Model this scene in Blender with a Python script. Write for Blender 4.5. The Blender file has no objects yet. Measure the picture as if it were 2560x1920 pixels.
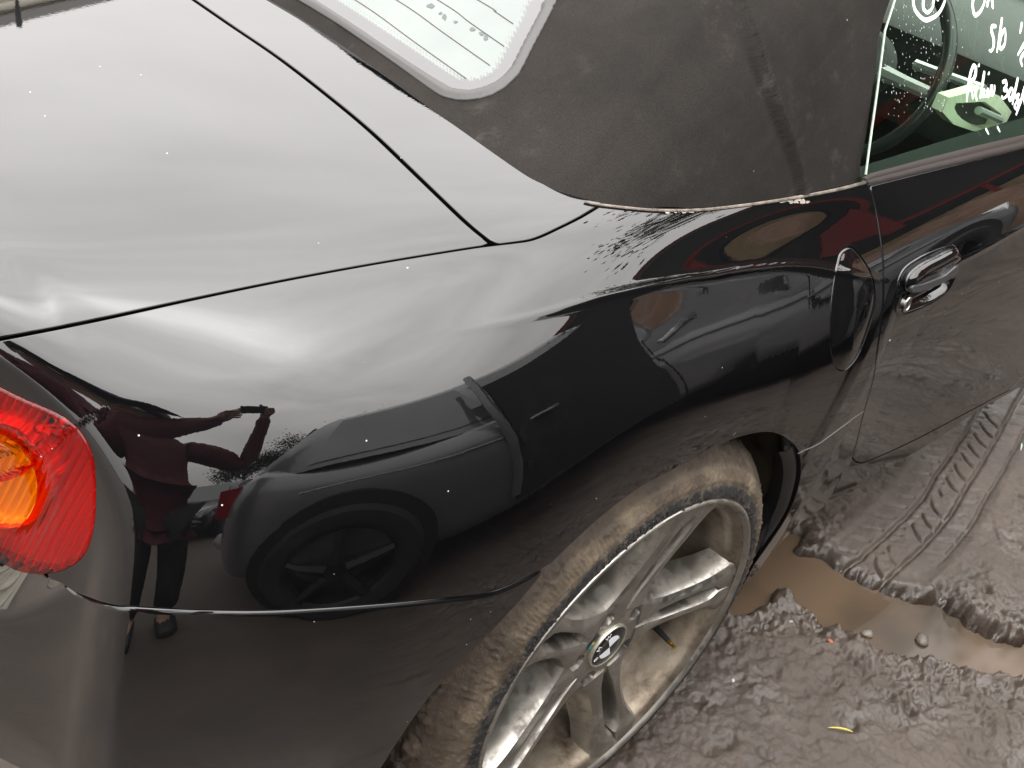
import bpy, bmesh, math, random
import numpy as np
from mathutils import Vector, Matrix, Euler

SKYG, EXPO = 8.0, 2.42
random.seed(7)
D2R = math.radians
scene = bpy.context.scene
col = scene.collection

# ------------------------------------------------------------------ camera
CAM = np.array([-0.90911, -1.38165, 1.44871])
YAW, PITCH, ROLL = 0.709695, 0.624817, 0.189908
FOC = 2900.1 / 2560.0
_f = np.array([math.cos(YAW) * math.cos(PITCH), math.sin(YAW) * math.cos(PITCH), -math.sin(PITCH)])
_r = np.cross(_f, [0, 0, 1]); _r /= np.linalg.norm(_r)
_u = np.cross(_r, _f)
RIGHT = _r * math.cos(ROLL) + _u * math.sin(ROLL)
UP = -_r * math.sin(ROLL) + _u * math.cos(ROLL)
FWD = _f
cam_data = bpy.data.cameras.new('camera')
cam_data.sensor_width = 36.0
cam_data.lens = 36.0 * FOC
cam_data.clip_start = 0.02
cam_data.clip_end = 2000.0
cam = bpy.data.objects.new('camera', cam_data)
col.objects.link(cam)
m = Matrix.Identity(4)
for i in range(3):
    m[i][0] = RIGHT[i]; m[i][1] = UP[i]; m[i][2] = -FWD[i]; m[i][3] = CAM[i]
cam.matrix_world = m
scene.camera = cam

# ------------------------------------------------------------------ sky, sun, exposure
SUN_EL, SUN_ROT = D2R(86), D2R(165)
world = bpy.data.worlds.new('World')
scene.world = world
world.use_nodes = True
nt = world.node_tree
nt.nodes.clear()
def WN(t, **k):
    n = nt.nodes.new(t)
    for a, b in k.items(): setattr(n, a, b)
    return n
sky = WN('ShaderNodeTexSky', sky_type='NISHITA', sun_disc=False, sun_elevation=SUN_EL, sun_rotation=SUN_ROT)
sky.air_density = 1.0; sky.dust_density = 3.0
hsv = WN('ShaderNodeHueSaturation'); hsv.inputs['Saturation'].default_value = 0.12
tc = WN('ShaderNodeTexCoord')
mp = WN('ShaderNodeMapping'); mp.inputs['Scale'].default_value = (1.2, 1.6, 3.2); mp.inputs['Rotation'].default_value = (0.1, 0.2, 0.7)
nz = WN('ShaderNodeTexNoise'); nz.inputs['Scale'].default_value = 1.3; nz.inputs['Detail'].default_value = 5; nz.inputs['Roughness'].default_value = 0.52; nz.inputs['Distortion'].default_value = 0.5
rmp = WN('ShaderNodeMapRange'); rmp.inputs['From Min'].default_value = 0.30; rmp.inputs['From Max'].default_value = 0.70
rmp.inputs['To Min'].default_value = 0.78; rmp.inputs['To Max'].default_value = 1.16
mixf = WN('ShaderNodeMixRGB', blend_type='MIX'); mixf.inputs['Fac'].default_value = 0.82
mixf.inputs['Color2'].default_value = (SKYG, SKYG * 0.975, SKYG * 0.965, 1)
mul = WN('ShaderNodeMixRGB', blend_type='MULTIPLY'); mul.inputs['Fac'].default_value = 1.0
bg = WN('ShaderNodeBackground'); bg.inputs['Strength'].default_value = 0.12
out = WN('ShaderNodeOutputWorld')
L = nt.links.new
L(sky.outputs[0], hsv.inputs['Color']); L(hsv.outputs[0], mixf.inputs['Color1'])
L(tc.outputs['Generated'], mp.inputs[0]); L(mp.outputs[0], nz.inputs['Vector']); L(nz.outputs['Fac'], rmp.inputs['Value'])
L(mixf.outputs[0], mul.inputs['Color1']); L(rmp.outputs[0], mul.inputs['Color2'])
sxyz = WN('ShaderNodeSeparateXYZ'); L(tc.outputs['Generated'], sxyz.inputs[0])
dome_r = WN('ShaderNodeMapRange'); dome_r.inputs['From Min'].default_value = 0.0; dome_r.inputs['From Max'].default_value = 1.0
dome_r.inputs['To Min'].default_value = 0.16; dome_r.inputs['To Max'].default_value = 1.30; L(sxyz.outputs['Z'], dome_r.inputs['Value'])
mul2 = WN('ShaderNodeMixRGB', blend_type='MULTIPLY'); mul2.inputs['Fac'].default_value = 1.0
L(mul.outputs[0], mul2.inputs['Color1']); L(dome_r.outputs[0], mul2.inputs['Color2'])
L(mul2.outputs[0], bg.inputs['Color']); L(bg.outputs[0], out.inputs[0])

sun_data = bpy.data.lights.new('sun', 'SUN')
sun_data.energy = 0.6
sun_data.angle = D2R(178)
sun_data.color = (1.0, 0.96, 0.9)
sun = bpy.data.objects.new('sun', sun_data)
col.objects.link(sun)
# Nishita rotation is measured from +Y clockwise seen from above
_az = math.pi / 2 - SUN_ROT
sd = Vector((math.cos(_az) * math.cos(SUN_EL), math.sin(_az) * math.cos(SUN_EL), math.sin(SUN_EL)))
sun.rotation_euler = sd.to_track_quat('Z', 'Y').to_euler()

vs = scene.view_settings
vs.view_transform = 'Standard'; vs.look = 'None'; vs.gamma = 1.0; vs.use_curve_mapping = False
vs.exposure = EXPO

# ------------------------------------------------------------------ object helpers
def link(o, parent=None):
    col.objects.link(o)
    if parent is not None: o.parent = parent
    return o
def tag(o, label=None, cat=None, group=None, kind=None):
    if label: o['label'] = label
    if cat: o['category'] = cat
    if group: o['group'] = group
    if kind: o['kind'] = kind
    return o
def empty(name, loc=(0, 0, 0), rz=0.0, label=None, cat=None, group=None):
    o = bpy.data.objects.new(name, None)
    o.empty_display_size = 0.1
    link(o); o.location = loc; o.rotation_euler = (0, 0, rz)
    return tag(o, label, cat, group)
def mesh_obj(name, verts, faces, mat, parent=None, smooth=True, normals=None, kind=None, mats=None, midx=None, auto=None):
    me = bpy.data.meshes.new(name)
    verts = np.asarray(verts, dtype=np.float32).reshape(-1, 3)
    me.from_pydata([], [], []) if False else None
    if isinstance(faces, np.ndarray) and faces.ndim == 2:
        k = faces.shape[1]; nf = len(faces)
        me.vertices.add(len(verts)); me.vertices.foreach_set('co', verts.ravel())
        me.loops.add(nf * k); me.loops.foreach_set('vertex_index', faces.astype(np.int32).ravel())
        me.polygons.add(nf); me.polygons.foreach_set('loop_start', np.arange(0, nf * k, k, dtype=np.int32))
        me.update(calc_edges=True)
    else:
        ls = np.array([len(f) for f in faces], dtype=np.int32)
        flat = np.fromiter((i for f in faces for i in f), dtype=np.int32)
        me.vertices.add(len(verts)); me.vertices.foreach_set('co', verts.ravel())
        me.loops.add(len(flat)); me.loops.foreach_set('vertex_index', flat)
        me.polygons.add(len(ls)); me.polygons.foreach_set('loop_start', np.concatenate([[0], np.cumsum(ls)[:-1]]).astype(np.int32))
        me.update(calc_edges=True)
    me.validate(clean_customdata=False)
    me.polygons.foreach_set('use_smooth', [bool(smooth)] * len(me.polygons))
    if mats:
        for mm in mats: me.materials.append(mm)
        if midx is not None: me.polygons.foreach_set('material_index', np.asarray(midx, dtype=np.int32))
    elif mat: me.materials.append(mat)
    if normals is not None:
        me.normals_split_custom_set_from_vertices([tuple(n) for n in normals])
    elif auto is not None:
        me.set_sharp_from_angle(angle=D2R(auto))
    o = bpy.data.objects.new(name, me)
    link(o, parent)
    if kind: o['kind'] = kind
    return o
class MB:
    """collects boxes, tubes, lathes into one mesh"""
    def __init__(s): s.v = []; s.f = []; s.m = []
    def add(s, v, f, mi=0):
        b = len(s.v); s.v += [tuple(map(float, p)) for p in v]; s.f += [tuple(i + b for i in q) for q in f]; s.m += [mi] * len(f)
    def box(s, c, d, rot=None, mi=0, taper=1.0):
        R = rot.to_matrix() if rot is not None else Matrix.Identity(3)
        vs_ = []
        for k in range(8):
            sx = 1 if k & 1 else -1; sy = 1 if k & 2 else -1; sz = 1 if k & 4 else -1
            t = taper if sz > 0 else 1.0
            p = R @ Vector((sx * d[0] / 2 * t, sy * d[1] / 2 * t, sz * d[2] / 2))
            vs_.append((p.x + c[0], p.y + c[1], p.z + c[2]))
        s.add(vs_, [(0, 2, 3, 1), (4, 5, 7, 6), (0, 1, 5, 4), (2, 6, 7, 3), (0, 4, 6, 2), (1, 3, 7, 5)], mi)
    def tube(s, pts, r, n=8, mi=0, cap=True, flat=None):
        pts = [Vector(p) for p in pts]
        rs = r if isinstance(r, (list, tuple, np.ndarray)) else [r] * len(pts)
        vs_ = []; prev = None
        for i, p in enumerate(pts):
            t = (pts[min(i + 1, len(pts) - 1)] - pts[max(i - 1, 0)]).normalized()
            if prev is None:
                a = Vector((0, 0, 1)) if abs(t.z) < 0.9 else Vector((1, 0, 0))
                u = t.cross(a).normalized()
            else:
                u = (prev - t * prev.dot(t)).normalized()
            prev = u; w = t.cross(u)
            for k in range(n):
                a = 2 * math.pi * k / n
                vs_.append(p + u * math.cos(a) * rs[i] + w * math.sin(a) * rs[i])
        fs = []
        for i in range(len(pts) - 1):
            for k in range(n):
                fs.append((i * n + k, i * n + (k + 1) % n, (i + 1) * n + (k + 1) % n, (i + 1) * n + k))
        if cap:
            fs.append(tuple(reversed(range(n)))); fs.append(tuple((len(pts) - 1) * n + k for k in range(n)))
        s.add(vs_, fs, mi)
    def lathe(s, prof, n=64, c=(0, 0, 0), mi=0, axis='y', a0=0.0, a1=2 * math.pi):
        """prof: (radius, along-axis) pairs"""
        full = abs(a1 - a0 - 2 * math.pi) < 1e-6
        cnt = n if full else n + 1
        vs_ = []
        for k in range(cnt):
            a = a0 + (a1 - a0) * k / n
            for (r, h) in prof:
                if axis == 'y': vs_.append((c[0] + r * math.cos(a), c[1] + h, c[2] + r * math.sin(a)))
                elif axis == 'z': vs_.append((c[0] + r * math.cos(a), c[1] + r * math.sin(a), c[2] + h))
                else: vs_.append((c[0] + h, c[1] + r * math.cos(a), c[2] + r * math.sin(a)))
        mN = len(prof); fs = []
        for k in range(n):
            k2 = (k + 1) % cnt
            for j in range(mN - 1):
                fs.append((k * mN + j, k * mN + j + 1, k2 * mN + j + 1, k2 * mN + j))
        s.add(vs_, fs, mi)
    def grid(s, P, mi=0, flip=False):
        a, b = P.shape[:2]
        idx = np.arange(a * b).reshape(a, b)
        q = np.stack([idx[:-1, :-1], idx[1:, :-1], idx[1:, 1:], idx[:-1, 1:]], -1).reshape(-1, 4)
        if flip: q = q[:, ::-1]
        s.add(P.reshape(-1, 3), [tuple(map(int, t)) for t in q], mi)
    def obj(s, name, mat, parent=None, smooth=True, auto=40, kind=None, mats=None):
        return mesh_obj(name, np.array(s.v), s.f, mat, parent, smooth, kind=kind, auto=auto if smooth else None, mats=mats, midx=s.m if mats else None)

# ------------------------------------------------------------------ numpy noise
def _hash(ix, iy, seed):
    h = (ix.astype(np.int64) * 374761393 + iy.astype(np.int64) * 668265263 + seed * 1442695041) & 0x7fffffff
    h = ((h ^ (h >> 13)) * 1274126177) & 0x7fffffff
    h = h ^ (h >> 16)
    return (h & 0xffff) / 65535.0
def vnoise(x, y, seed=0):
    ix = np.floor(x); iy = np.floor(y); fx = x - ix; fy = y - iy
    ux = fx * fx * fx * (fx * (fx * 6 - 15) + 10); uy = fy * fy * fy * (fy * (fy * 6 - 15) + 10)
    a = _hash(ix, iy, seed); b = _hash(ix + 1, iy, seed); c = _hash(ix, iy + 1, seed); d = _hash(ix + 1, iy + 1, seed)
    return (a + (b - a) * ux + (c - a) * uy + (a - b - c + d) * ux * uy) * 2 - 1
def fbm(x, y, o=5, seed=0, gain=0.5, ridged=False):
    s = 0; a = 1.0; t = 0
    for k in range(o):
        ca, sa = math.cos(0.6 * k + 0.3), math.sin(0.6 * k + 0.3)
        n = vnoise((x * ca - y * sa) * 2 ** k + 17.3 * k, (x * sa + y * ca) * 2 ** k - 9.1 * k, seed + k)
        s = s + a * ((1 - 2 * np.abs(n)) if ridged else n); t += a; a *= gain
    return s / t
def sstep(a, b, x):
    t = np.clip((x - a) / (b - a), 0, 1); return t * t * (3 - 2 * t)

# ------------------------------------------------------------------ materials
def material(name, color=(0.5, 0.5, 0.5), rough=0.5, metal=0.0, ior=1.5, coat=0.0, coat_rough=0.02, coat_ior=1.5, trans=0.0, spec=0.5):
    mt = bpy.data.materials.new(name); mt.use_nodes = True
    b = mt.node_tree.nodes['Principled BSDF']
    b.inputs['Base Color'].default_value = (*color, 1)
    b.inputs['Roughness'].default_value = rough
    b.inputs['Metallic'].default_value = metal
    b.inputs['IOR'].default_value = ior
    b.inputs['Coat Weight'].default_value = coat
    b.inputs['Coat Roughness'].default_value = coat_rough
    b.inputs['Coat IOR'].default_value = coat_ior
    b.inputs['Transmission Weight'].default_value = trans
    b.inputs['Specular IOR Level'].default_value = spec
    return mt
class NT:
    def __init__(s, mt):
        s.t = mt.node_tree; s.b = s.t.nodes['Principled BSDF']
    def n(s, t, **k):
        x = s.t.nodes.new(t)
        for a, b in k.items():
            if hasattr(x, a): setattr(x, a, b)
        return x
    def l(s, a, b): s.t.links.new(a, b)
    def coords(s, scale=(1, 1, 1), rot=(0, 0, 0), loc=(0, 0, 0), kind='Object'):
        c = s.n('ShaderNodeTexCoord'); mpn = s.n('ShaderNodeMapping')
        mpn.inputs['Scale'].default_value = scale; mpn.inputs['Rotation'].default_value = rot; mpn.inputs['Location'].default_value = loc
        s.l(c.outputs[kind], mpn.inputs[0]); return mpn.outputs[0]
    def noise(s, vec, scale=5, detail=4, rough=0.5, dist=0.0):
        x = s.n('ShaderNodeTexNoise'); x.inputs['Scale'].default_value = scale; x.inputs['Detail'].default_value = detail
        x.inputs['Roughness'].default_value = rough; x.inputs['Distortion'].default_value = dist
        s.l(vec, x.inputs['Vector']); return x.outputs['Fac']
    def voro(s, vec, scale=5, feature='F1', rand=1.0):
        x = s.n('ShaderNodeTexVoronoi'); x.feature = feature; x.inputs['Scale'].default_value = scale; x.inputs['Randomness'].default_value = rand
        s.l(vec, x.inputs['Vector']); return x
    def ramp(s, fac, stops):
        x = s.n('ShaderNodeValToRGB'); e = x.color_ramp.elements
        while len(e) < len(stops): e.new(0.5)
        for i, (p, c) in enumerate(stops):
            e[i].position = p; e[i].color = (*c, 1) if len(c) == 3 else c
        s.l(fac, x.inputs[0]); return x.outputs[0]
    def rng(s, v, a, b, c=0.0, d=1.0):
        x = s.n('ShaderNodeMapRange')
        for k, q in zip(('From Min', 'From Max', 'To Min', 'To Max'), (a, b, c, d)): x.inputs[k].default_value = q
        s.l(v, x.inputs['Value']); return x.outputs[0]
    def math(s, op, a, b=None):
        x = s.n('ShaderNodeMath'); x.operation = op
        for i, q in enumerate((a, b)):
            if q is None: continue
            if isinstance(q, (int, float)): x.inputs[i].default_value = q
            else: s.l(q, x.inputs[i])
        return x.outputs[0]
    def mix(s, fac, a, b, mode='MIX'):
        x = s.n('ShaderNodeMixRGB'); x.blend_type = mode
        for i, q in enumerate((fac, a, b)):
            if isinstance(q, (int, float)): x.inputs[i].default_value = q
            elif isinstance(q, tuple): x.inputs[i].default_value = (*q, 1)
            else: s.l(q, x.inputs[i])
        return x.outputs[0]
    def bump(s, h, strength=0.3, dist=0.01, normal=None):
        x = s.n('ShaderNodeBump'); x.inputs['Strength'].default_value = strength; x.inputs['Distance'].default_value = dist
        s.l(h, x.inputs['Height'])
        if normal: s.l(normal, x.inputs['Normal'])
        s.l(x.outputs[0], s.b.inputs['Normal']); return x.outputs[0]
    def set(s, k, v):
        if isinstance(v, (int, float)): s.b.inputs[k].default_value = v
        else: s.l(v, s.b.inputs[k])

# car paint: black, clear-coated, with stone chips, hairline scratches and road film
def paint_material(name, base=(0.0022, 0.0022, 0.0026), chips=True, film=0.10, coat_ior=1.7):
    mt = material(name, base, rough=0.42, metal=0.0, coat=1.0, coat_rough=0.004, coat_ior=coat_ior, spec=0.0)
    t = NT(mt)
    v = t.coords()
    cl = t.noise(v, 9, 5, 0.6)
    dirt = t.rng(t.noise(v, 60, 4, 0.65), 0.45, 0.8, 0, 1)
    d = t.math('MULTIPLY', dirt, t.rng(cl, 0.4, 0.7, 0, 1))
    base_c = t.mix(t.math('MULTIPLY', d, film * 0.10), base, (0.30, 0.25, 0.20))
    if chips:
        vo = t.voro(v, 55)
        near = t.rng(vo.outputs['Distance'], 0.026, 0.046, 1, 0)
        pick = t.math('GREATER_THAN', t.voro(v, 55).outputs['Color'], 0.74)
        sel = t.math('MULTIPLY', near, pick)
        vs2 = t.coords(scale=(14, 60, 30), rot=(0.3, 0.7, 0.4))
        vo2 = t.voro(vs2, 1.0)
        ln = t.math('MULTIPLY', t.rng(vo2.outputs['Distance'], 0.03, 0.05, 1, 0), t.math('GREATER_THAN', t.voro(vs2, 1.0).outputs['Color'], 0.93))
        sel = t.math('MAXIMUM', sel, ln)
        base_c = t.mix(sel, base_c, (0.62, 0.60, 0.57))
        t.set('Coat Weight', t.rng(sel, 0, 1, 1, 0))
    t.l(base_c, t.b.inputs['Base Color'])
    t.set('Coat Roughness', t.rng(d, 0, 1, 0.004, 0.012))
    orange = t.noise(v, 260, 2, 0.5)
    bp = t.n('ShaderNodeBump'); bp.inputs['Strength'].default_value = 0.012; bp.inputs['Distance'].default_value = 0.0006
    t.l(orange, bp.inputs['Height']); t.l(bp.outputs[0], t.b.inputs['Coat Normal'])
    return mt
M = {}
M['paint'] = paint_material('black_paint')
M['dark_inner'] = material('black_shell', (0.006, 0.006, 0.006), 0.8)
M['gloss_black'] = material('gloss_black_plastic', (0.008, 0.008, 0.008), 0.12)
M['rubber'] = material('black_rubber', (0.02, 0.02, 0.02), 0.65)

P_DATA = np.array([[[-0.8812,0.2924,0.9031],[-0.8702,0.0344,0.9258],[-0.8595,-0.1839,0.9429],[-0.8497,-0.3332,0.9587],[-0.8415,-0.4333,0.9712],[-0.8349,-0.4735,0.9804],[-0.8301,-0.4927,0.9786],[-0.8268,-0.4947,0.9577],[-0.8253,-0.5265,0.8925],[-0.8358,-0.5425,0.7927],[-0.8487,-0.5388,0.6908],[-0.8643,-0.5242,0.567],[-0.8724,-0.4991,0.422],[-0.8826,-0.469,0.2865],[-0.8936,-0.4291,0.1507]],[[-0.7823,0.2784,0.9112],[-0.7737,0.0244,0.9303],[-0.7653,-0.2024,0.9436],[-0.7572,-0.3597,0.9556],[-0.75,-0.4683,0.9646],[-0.7444,-0.5183,0.9722],[-0.7407,-0.5496,0.9719],[-0.7389,-0.5652,0.9546],[-0.7386,-0.598,0.8928],[-0.7503,-0.6143,0.7948],[-0.7648,-0.6109,0.693],[-0.7822,-0.5969,0.5687],[-0.792,-0.5731,0.423],[-0.8031,-0.5444,0.2866],[-0.8147,-0.5059,0.1499]],[[-0.723,0.2647,0.919],[-0.7171,0.0142,0.935],[-0.7112,-0.2171,0.9449],[-0.705,-0.3787,0.9532],[-0.699,-0.4914,0.9586],[-0.6941,-0.5462,0.9636],[-0.6913,-0.5846,0.9636],[-0.6911,-0.6104,0.9506],[-0.6921,-0.6446,0.8931],[-0.705,-0.6608,0.7965],[-0.7215,-0.6576,0.6948],[-0.7411,-0.6448,0.5701],[-0.7522,-0.6223,0.4238],[-0.7637,-0.5949,0.2865],[-0.775,-0.5574,0.1488]],[[-0.663,0.2517,0.9265],[-0.6603,0.004,0.9398],[-0.6573,-0.2323,0.9472],[-0.6538,-0.3985,0.9527],[-0.6495,-0.515,0.9547],[-0.645,-0.5729,0.9556],[-0.642,-0.615,0.9524],[-0.6431,-0.6499,0.943],[-0.6461,-0.6873,0.8919],[-0.6608,-0.7031,0.7962],[-0.6803,-0.7013,0.6951],[-0.7022,-0.6904,0.5707],[-0.7136,-0.6693,0.424],[-0.7238,-0.6425,0.2858],[-0.7334,-0.6053,0.147]],[[-0.6172,0.2398,0.9333],[-0.618,-0.0062,0.9449],[-0.6184,-0.2464,0.9505],[-0.6183,-0.4165,0.9542],[-0.6171,-0.5362,0.9542],[-0.6143,-0.5958,0.9517],[-0.6104,-0.6369,0.9423],[-0.6098,-0.6723,0.9286],[-0.6163,-0.7138,0.8839],[-0.6357,-0.7326,0.792],[-0.6593,-0.7345,0.6938],[-0.6817,-0.7258,0.5703],[-0.6909,-0.705,0.4231],[-0.6978,-0.6778,0.2839],[-0.7038,-0.6401,0.1442]],[[-0.5707,0.2287,0.9391],[-0.5751,-0.0159,0.9495],[-0.5793,-0.2604,0.954],[-0.5832,-0.437,0.9568],[-0.5864,-0.562,0.9559],[-0.5881,-0.6263,0.9528],[-0.5873,-0.6698,0.9395],[-0.5855,-0.7008,0.9124],[-0.596,-0.7427,0.866],[-0.6241,-0.7715,0.7844],[-0.6465,-0.7756,0.6892],[-0.6639,-0.766,0.5661],[-0.6675,-0.7431,0.4181],[-0.6694,-0.7144,0.2787],[-0.6707,-0.6758,0.1383]],[[-0.4789,0.2154,0.9403],[-0.4868,-0.0251,0.9503],[-0.4948,-0.2653,0.9541],[-0.5029,-0.4586,0.9563],[-0.511,-0.591,0.9542],[-0.519,-0.6584,0.9497],[-0.5268,-0.7079,0.9284],[-0.5372,-0.7491,0.8993],[-0.554,-0.7928,0.849],[-0.5691,-0.8224,0.764],[-0.572,-0.8246,0.6641],[-0.5697,-0.8125,0.5435],[-0.5665,-0.7817,0.3945],[-0.563,-0.7487,0.2589],[-0.5594,-0.7094,0.1188]],[[-0.3772,0.2069,0.9405],[-0.3885,-0.0332,0.9502],[-0.4,-0.2732,0.9537],[-0.412,-0.4821,0.9555],[-0.4251,-0.6224,0.9525],[-0.4401,-0.6947,0.9475],[-0.458,-0.7538,0.9247],[-0.4783,-0.8046,0.8977],[-0.4909,-0.8374,0.8363],[-0.4956,-0.8595,0.7393],[-0.4954,-0.8648,0.6338],[-0.4893,-0.8549,0.517],[-0.4815,-0.8182,0.3683],[-0.4735,-0.7812,0.237],[-0.4656,-0.7416,0.0976]],[[-0.2563,0.2102,0.9392],[-0.2706,-0.0401,0.9485],[-0.2851,-0.2902,0.9519],[-0.3005,-0.5076,0.9535],[-0.3177,-0.6548,0.9509],[-0.3376,-0.7312,0.9452],[-0.3602,-0.7929,0.9187],[-0.3814,-0.8414,0.8848],[-0.3922,-0.874,0.8178],[-0.3937,-0.8941,0.7172],[-0.3897,-0.8958,0.6038],[-0.3815,-0.8868,0.4891],[-0.3713,-0.847,0.3425],[-0.3605,-0.8069,0.2147],[-0.3498,-0.7672,0.0762]],[[-0.1267,0.229,0.937],[-0.1432,-0.0451,0.9452],[-0.1602,-0.3193,0.9486],[-0.178,-0.5309,0.9499],[-0.1975,-0.6805,0.9488],[-0.2191,-0.758,0.9405],[-0.2419,-0.8126,0.9104],[-0.2604,-0.8536,0.8696],[-0.2705,-0.8925,0.8015],[-0.2714,-0.908,0.7002],[-0.2658,-0.9058,0.5799],[-0.2568,-0.8962,0.4654],[-0.2459,-0.8571,0.3233],[-0.2341,-0.8154,0.1966],[-0.2222,-0.7757,0.0589]],[[0.0215,0.2511,0.9346],[0.0035,-0.0481,0.9413],[-0.0149,-0.3473,0.944],[-0.034,-0.5462,0.944],[-0.0542,-0.6932,0.9425],[-0.0756,-0.7694,0.9261],[-0.0965,-0.8099,0.8908],[-0.1113,-0.8462,0.8477],[-0.1192,-0.8876,0.7806],[-0.1198,-0.9017,0.6813],[-0.1148,-0.8999,0.5588],[-0.1063,-0.8896,0.4444],[-0.0958,-0.8553,0.309],[-0.0844,-0.8163,0.183],[-0.0727,-0.7773,0.0469]],[[0.1682,0.255,0.9342],[0.1498,-0.0487,0.939],[0.1312,-0.3521,0.94],[0.1121,-0.5467,0.9381],[0.0924,-0.6904,0.9329],[0.0727,-0.7688,0.9081],[0.0555,-0.795,0.862],[0.0442,-0.833,0.8135],[0.0384,-0.8729,0.7507],[0.0379,-0.8897,0.6563],[0.0418,-0.8888,0.538],[0.049,-0.8784,0.4244],[0.0581,-0.8519,0.2954],[0.0682,-0.8224,0.1726],[0.0787,-0.7858,0.0398]],[[0.3136,0.2509,0.9352],[0.2961,-0.0467,0.938],[0.2784,-0.3437,0.9365],[0.2607,-0.5394,0.9329],[0.2432,-0.6827,0.9259],[0.2269,-0.7684,0.898],[0.2135,-0.7874,0.8414],[0.2045,-0.8268,0.7853],[0.2,-0.861,0.7232],[0.1994,-0.8787,0.6322],[0.2023,-0.8774,0.5203],[0.2079,-0.8679,0.4071],[0.2152,-0.8486,0.2829],[0.2235,-0.8293,0.1632],[0.2321,-0.795,0.0333]],[[0.4584,0.2523,0.9365],[0.4427,-0.0425,0.9374],[0.4271,-0.3369,0.9338],[0.4118,-0.5325,0.9289],[0.3974,-0.6763,0.9212],[0.3846,-0.7653,0.8915],[0.3745,-0.7923,0.8357],[0.3675,-0.8311,0.7771],[0.3638,-0.8571,0.7086],[0.3632,-0.8706,0.6158],[0.3651,-0.8682,0.5084],[0.3691,-0.8604,0.3947],[0.3745,-0.8443,0.2724],[0.3808,-0.8295,0.1528],[0.3874,-0.7955,0.0231]],[[0.6228,0.2588,0.9353],[0.6099,-0.0369,0.9347],[0.5972,-0.3323,0.9301],[0.585,-0.527,0.9243],[0.5739,-0.6713,0.9168],[0.5643,-0.7605,0.8847],[0.5569,-0.8021,0.8352],[0.5517,-0.8396,0.778],[0.5488,-0.8585,0.7005],[0.548,-0.8657,0.6044],[0.5492,-0.862,0.4995],[0.5518,-0.8562,0.3844],[0.5555,-0.8409,0.2586],[0.5598,-0.8259,0.1384],[0.5644,-0.7908,0.0081]],[[0.8474,0.2662,0.9263],[0.8378,-0.0305,0.9245],[0.8284,-0.3271,0.92],[0.8195,-0.5218,0.9148],[0.8116,-0.6672,0.9089],[0.805,-0.7574,0.8736],[0.7998,-0.8098,0.8276],[0.7962,-0.845,0.7703],[0.7941,-0.8615,0.6878],[0.7933,-0.8655,0.5919],[0.7938,-0.8613,0.4871],[0.7953,-0.8571,0.3705],[0.7975,-0.8426,0.2293],[0.8,-0.8254,0.1117],[0.8027,-0.788,-0.0158]],[[1.1425,0.2727,0.9069],[1.1364,-0.0237,0.904],[1.1304,-0.3202,0.9008],[1.1249,-0.5165,0.8978],[1.12,-0.6634,0.8952],[1.116,-0.7558,0.8549],[1.1129,-0.8098,0.8057],[1.1107,-0.8436,0.7465],[1.1093,-0.8652,0.6664],[1.1086,-0.8713,0.576],[1.1086,-0.8677,0.4679],[1.1091,-0.8644,0.3498],[1.11,-0.8517,0.1774],[1.111,-0.8306,0.068],[1.1122,-0.7897,-0.0513]],[[1.488,0.2805,0.9011],[1.4854,-0.0169,0.8984],[1.4829,-0.3143,0.8959],[1.4806,-0.5121,0.8936],[1.4787,-0.6602,0.8918],[1.4771,-0.7539,0.8507],[1.4759,-0.8078,0.8],[1.475,-0.8414,0.7397],[1.4743,-0.8643,0.6595],[1.4738,-0.8713,0.5694],[1.4734,-0.8679,0.4595],[1.473,-0.8645,0.34],[1.4728,-0.8515,0.1607],[1.4725,-0.8288,0.0516],[1.4723,-0.7864,-0.0675]],[[1.9338,0.2887,0.8984],[1.9347,-0.0101,0.8963],[1.9356,-0.3089,0.8943],[1.9365,-0.508,0.8925],[1.9374,-0.6573,0.8909],[1.9382,-0.7516,0.8495],[1.9388,-0.8058,0.7983],[1.9392,-0.8394,0.7371],[1.9391,-0.8624,0.656],[1.9388,-0.8697,0.5648],[1.938,-0.8664,0.4538],[1.937,-0.8628,0.3329],[1.9357,-0.8492,0.1521],[1.9343,-0.8257,0.0414],[1.9328,-0.7822,-0.0792]],[[2.3797,0.297,0.8957],[2.3841,-0.0033,0.8943],[2.3884,-0.3036,0.8928],[2.3924,-0.504,0.8914],[2.3961,-0.6543,0.8899],[2.3992,-0.7492,0.8483],[2.4017,-0.8036,0.7966],[2.4032,-0.8373,0.7346],[2.4039,-0.8605,0.6525],[2.4037,-0.868,0.5603],[2.4026,-0.8648,0.4481],[2.4009,-0.8612,0.3258],[2.3986,-0.8471,0.1436],[2.3961,-0.8227,0.0314],[2.3935,-0.7782,-0.0908]]])
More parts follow.
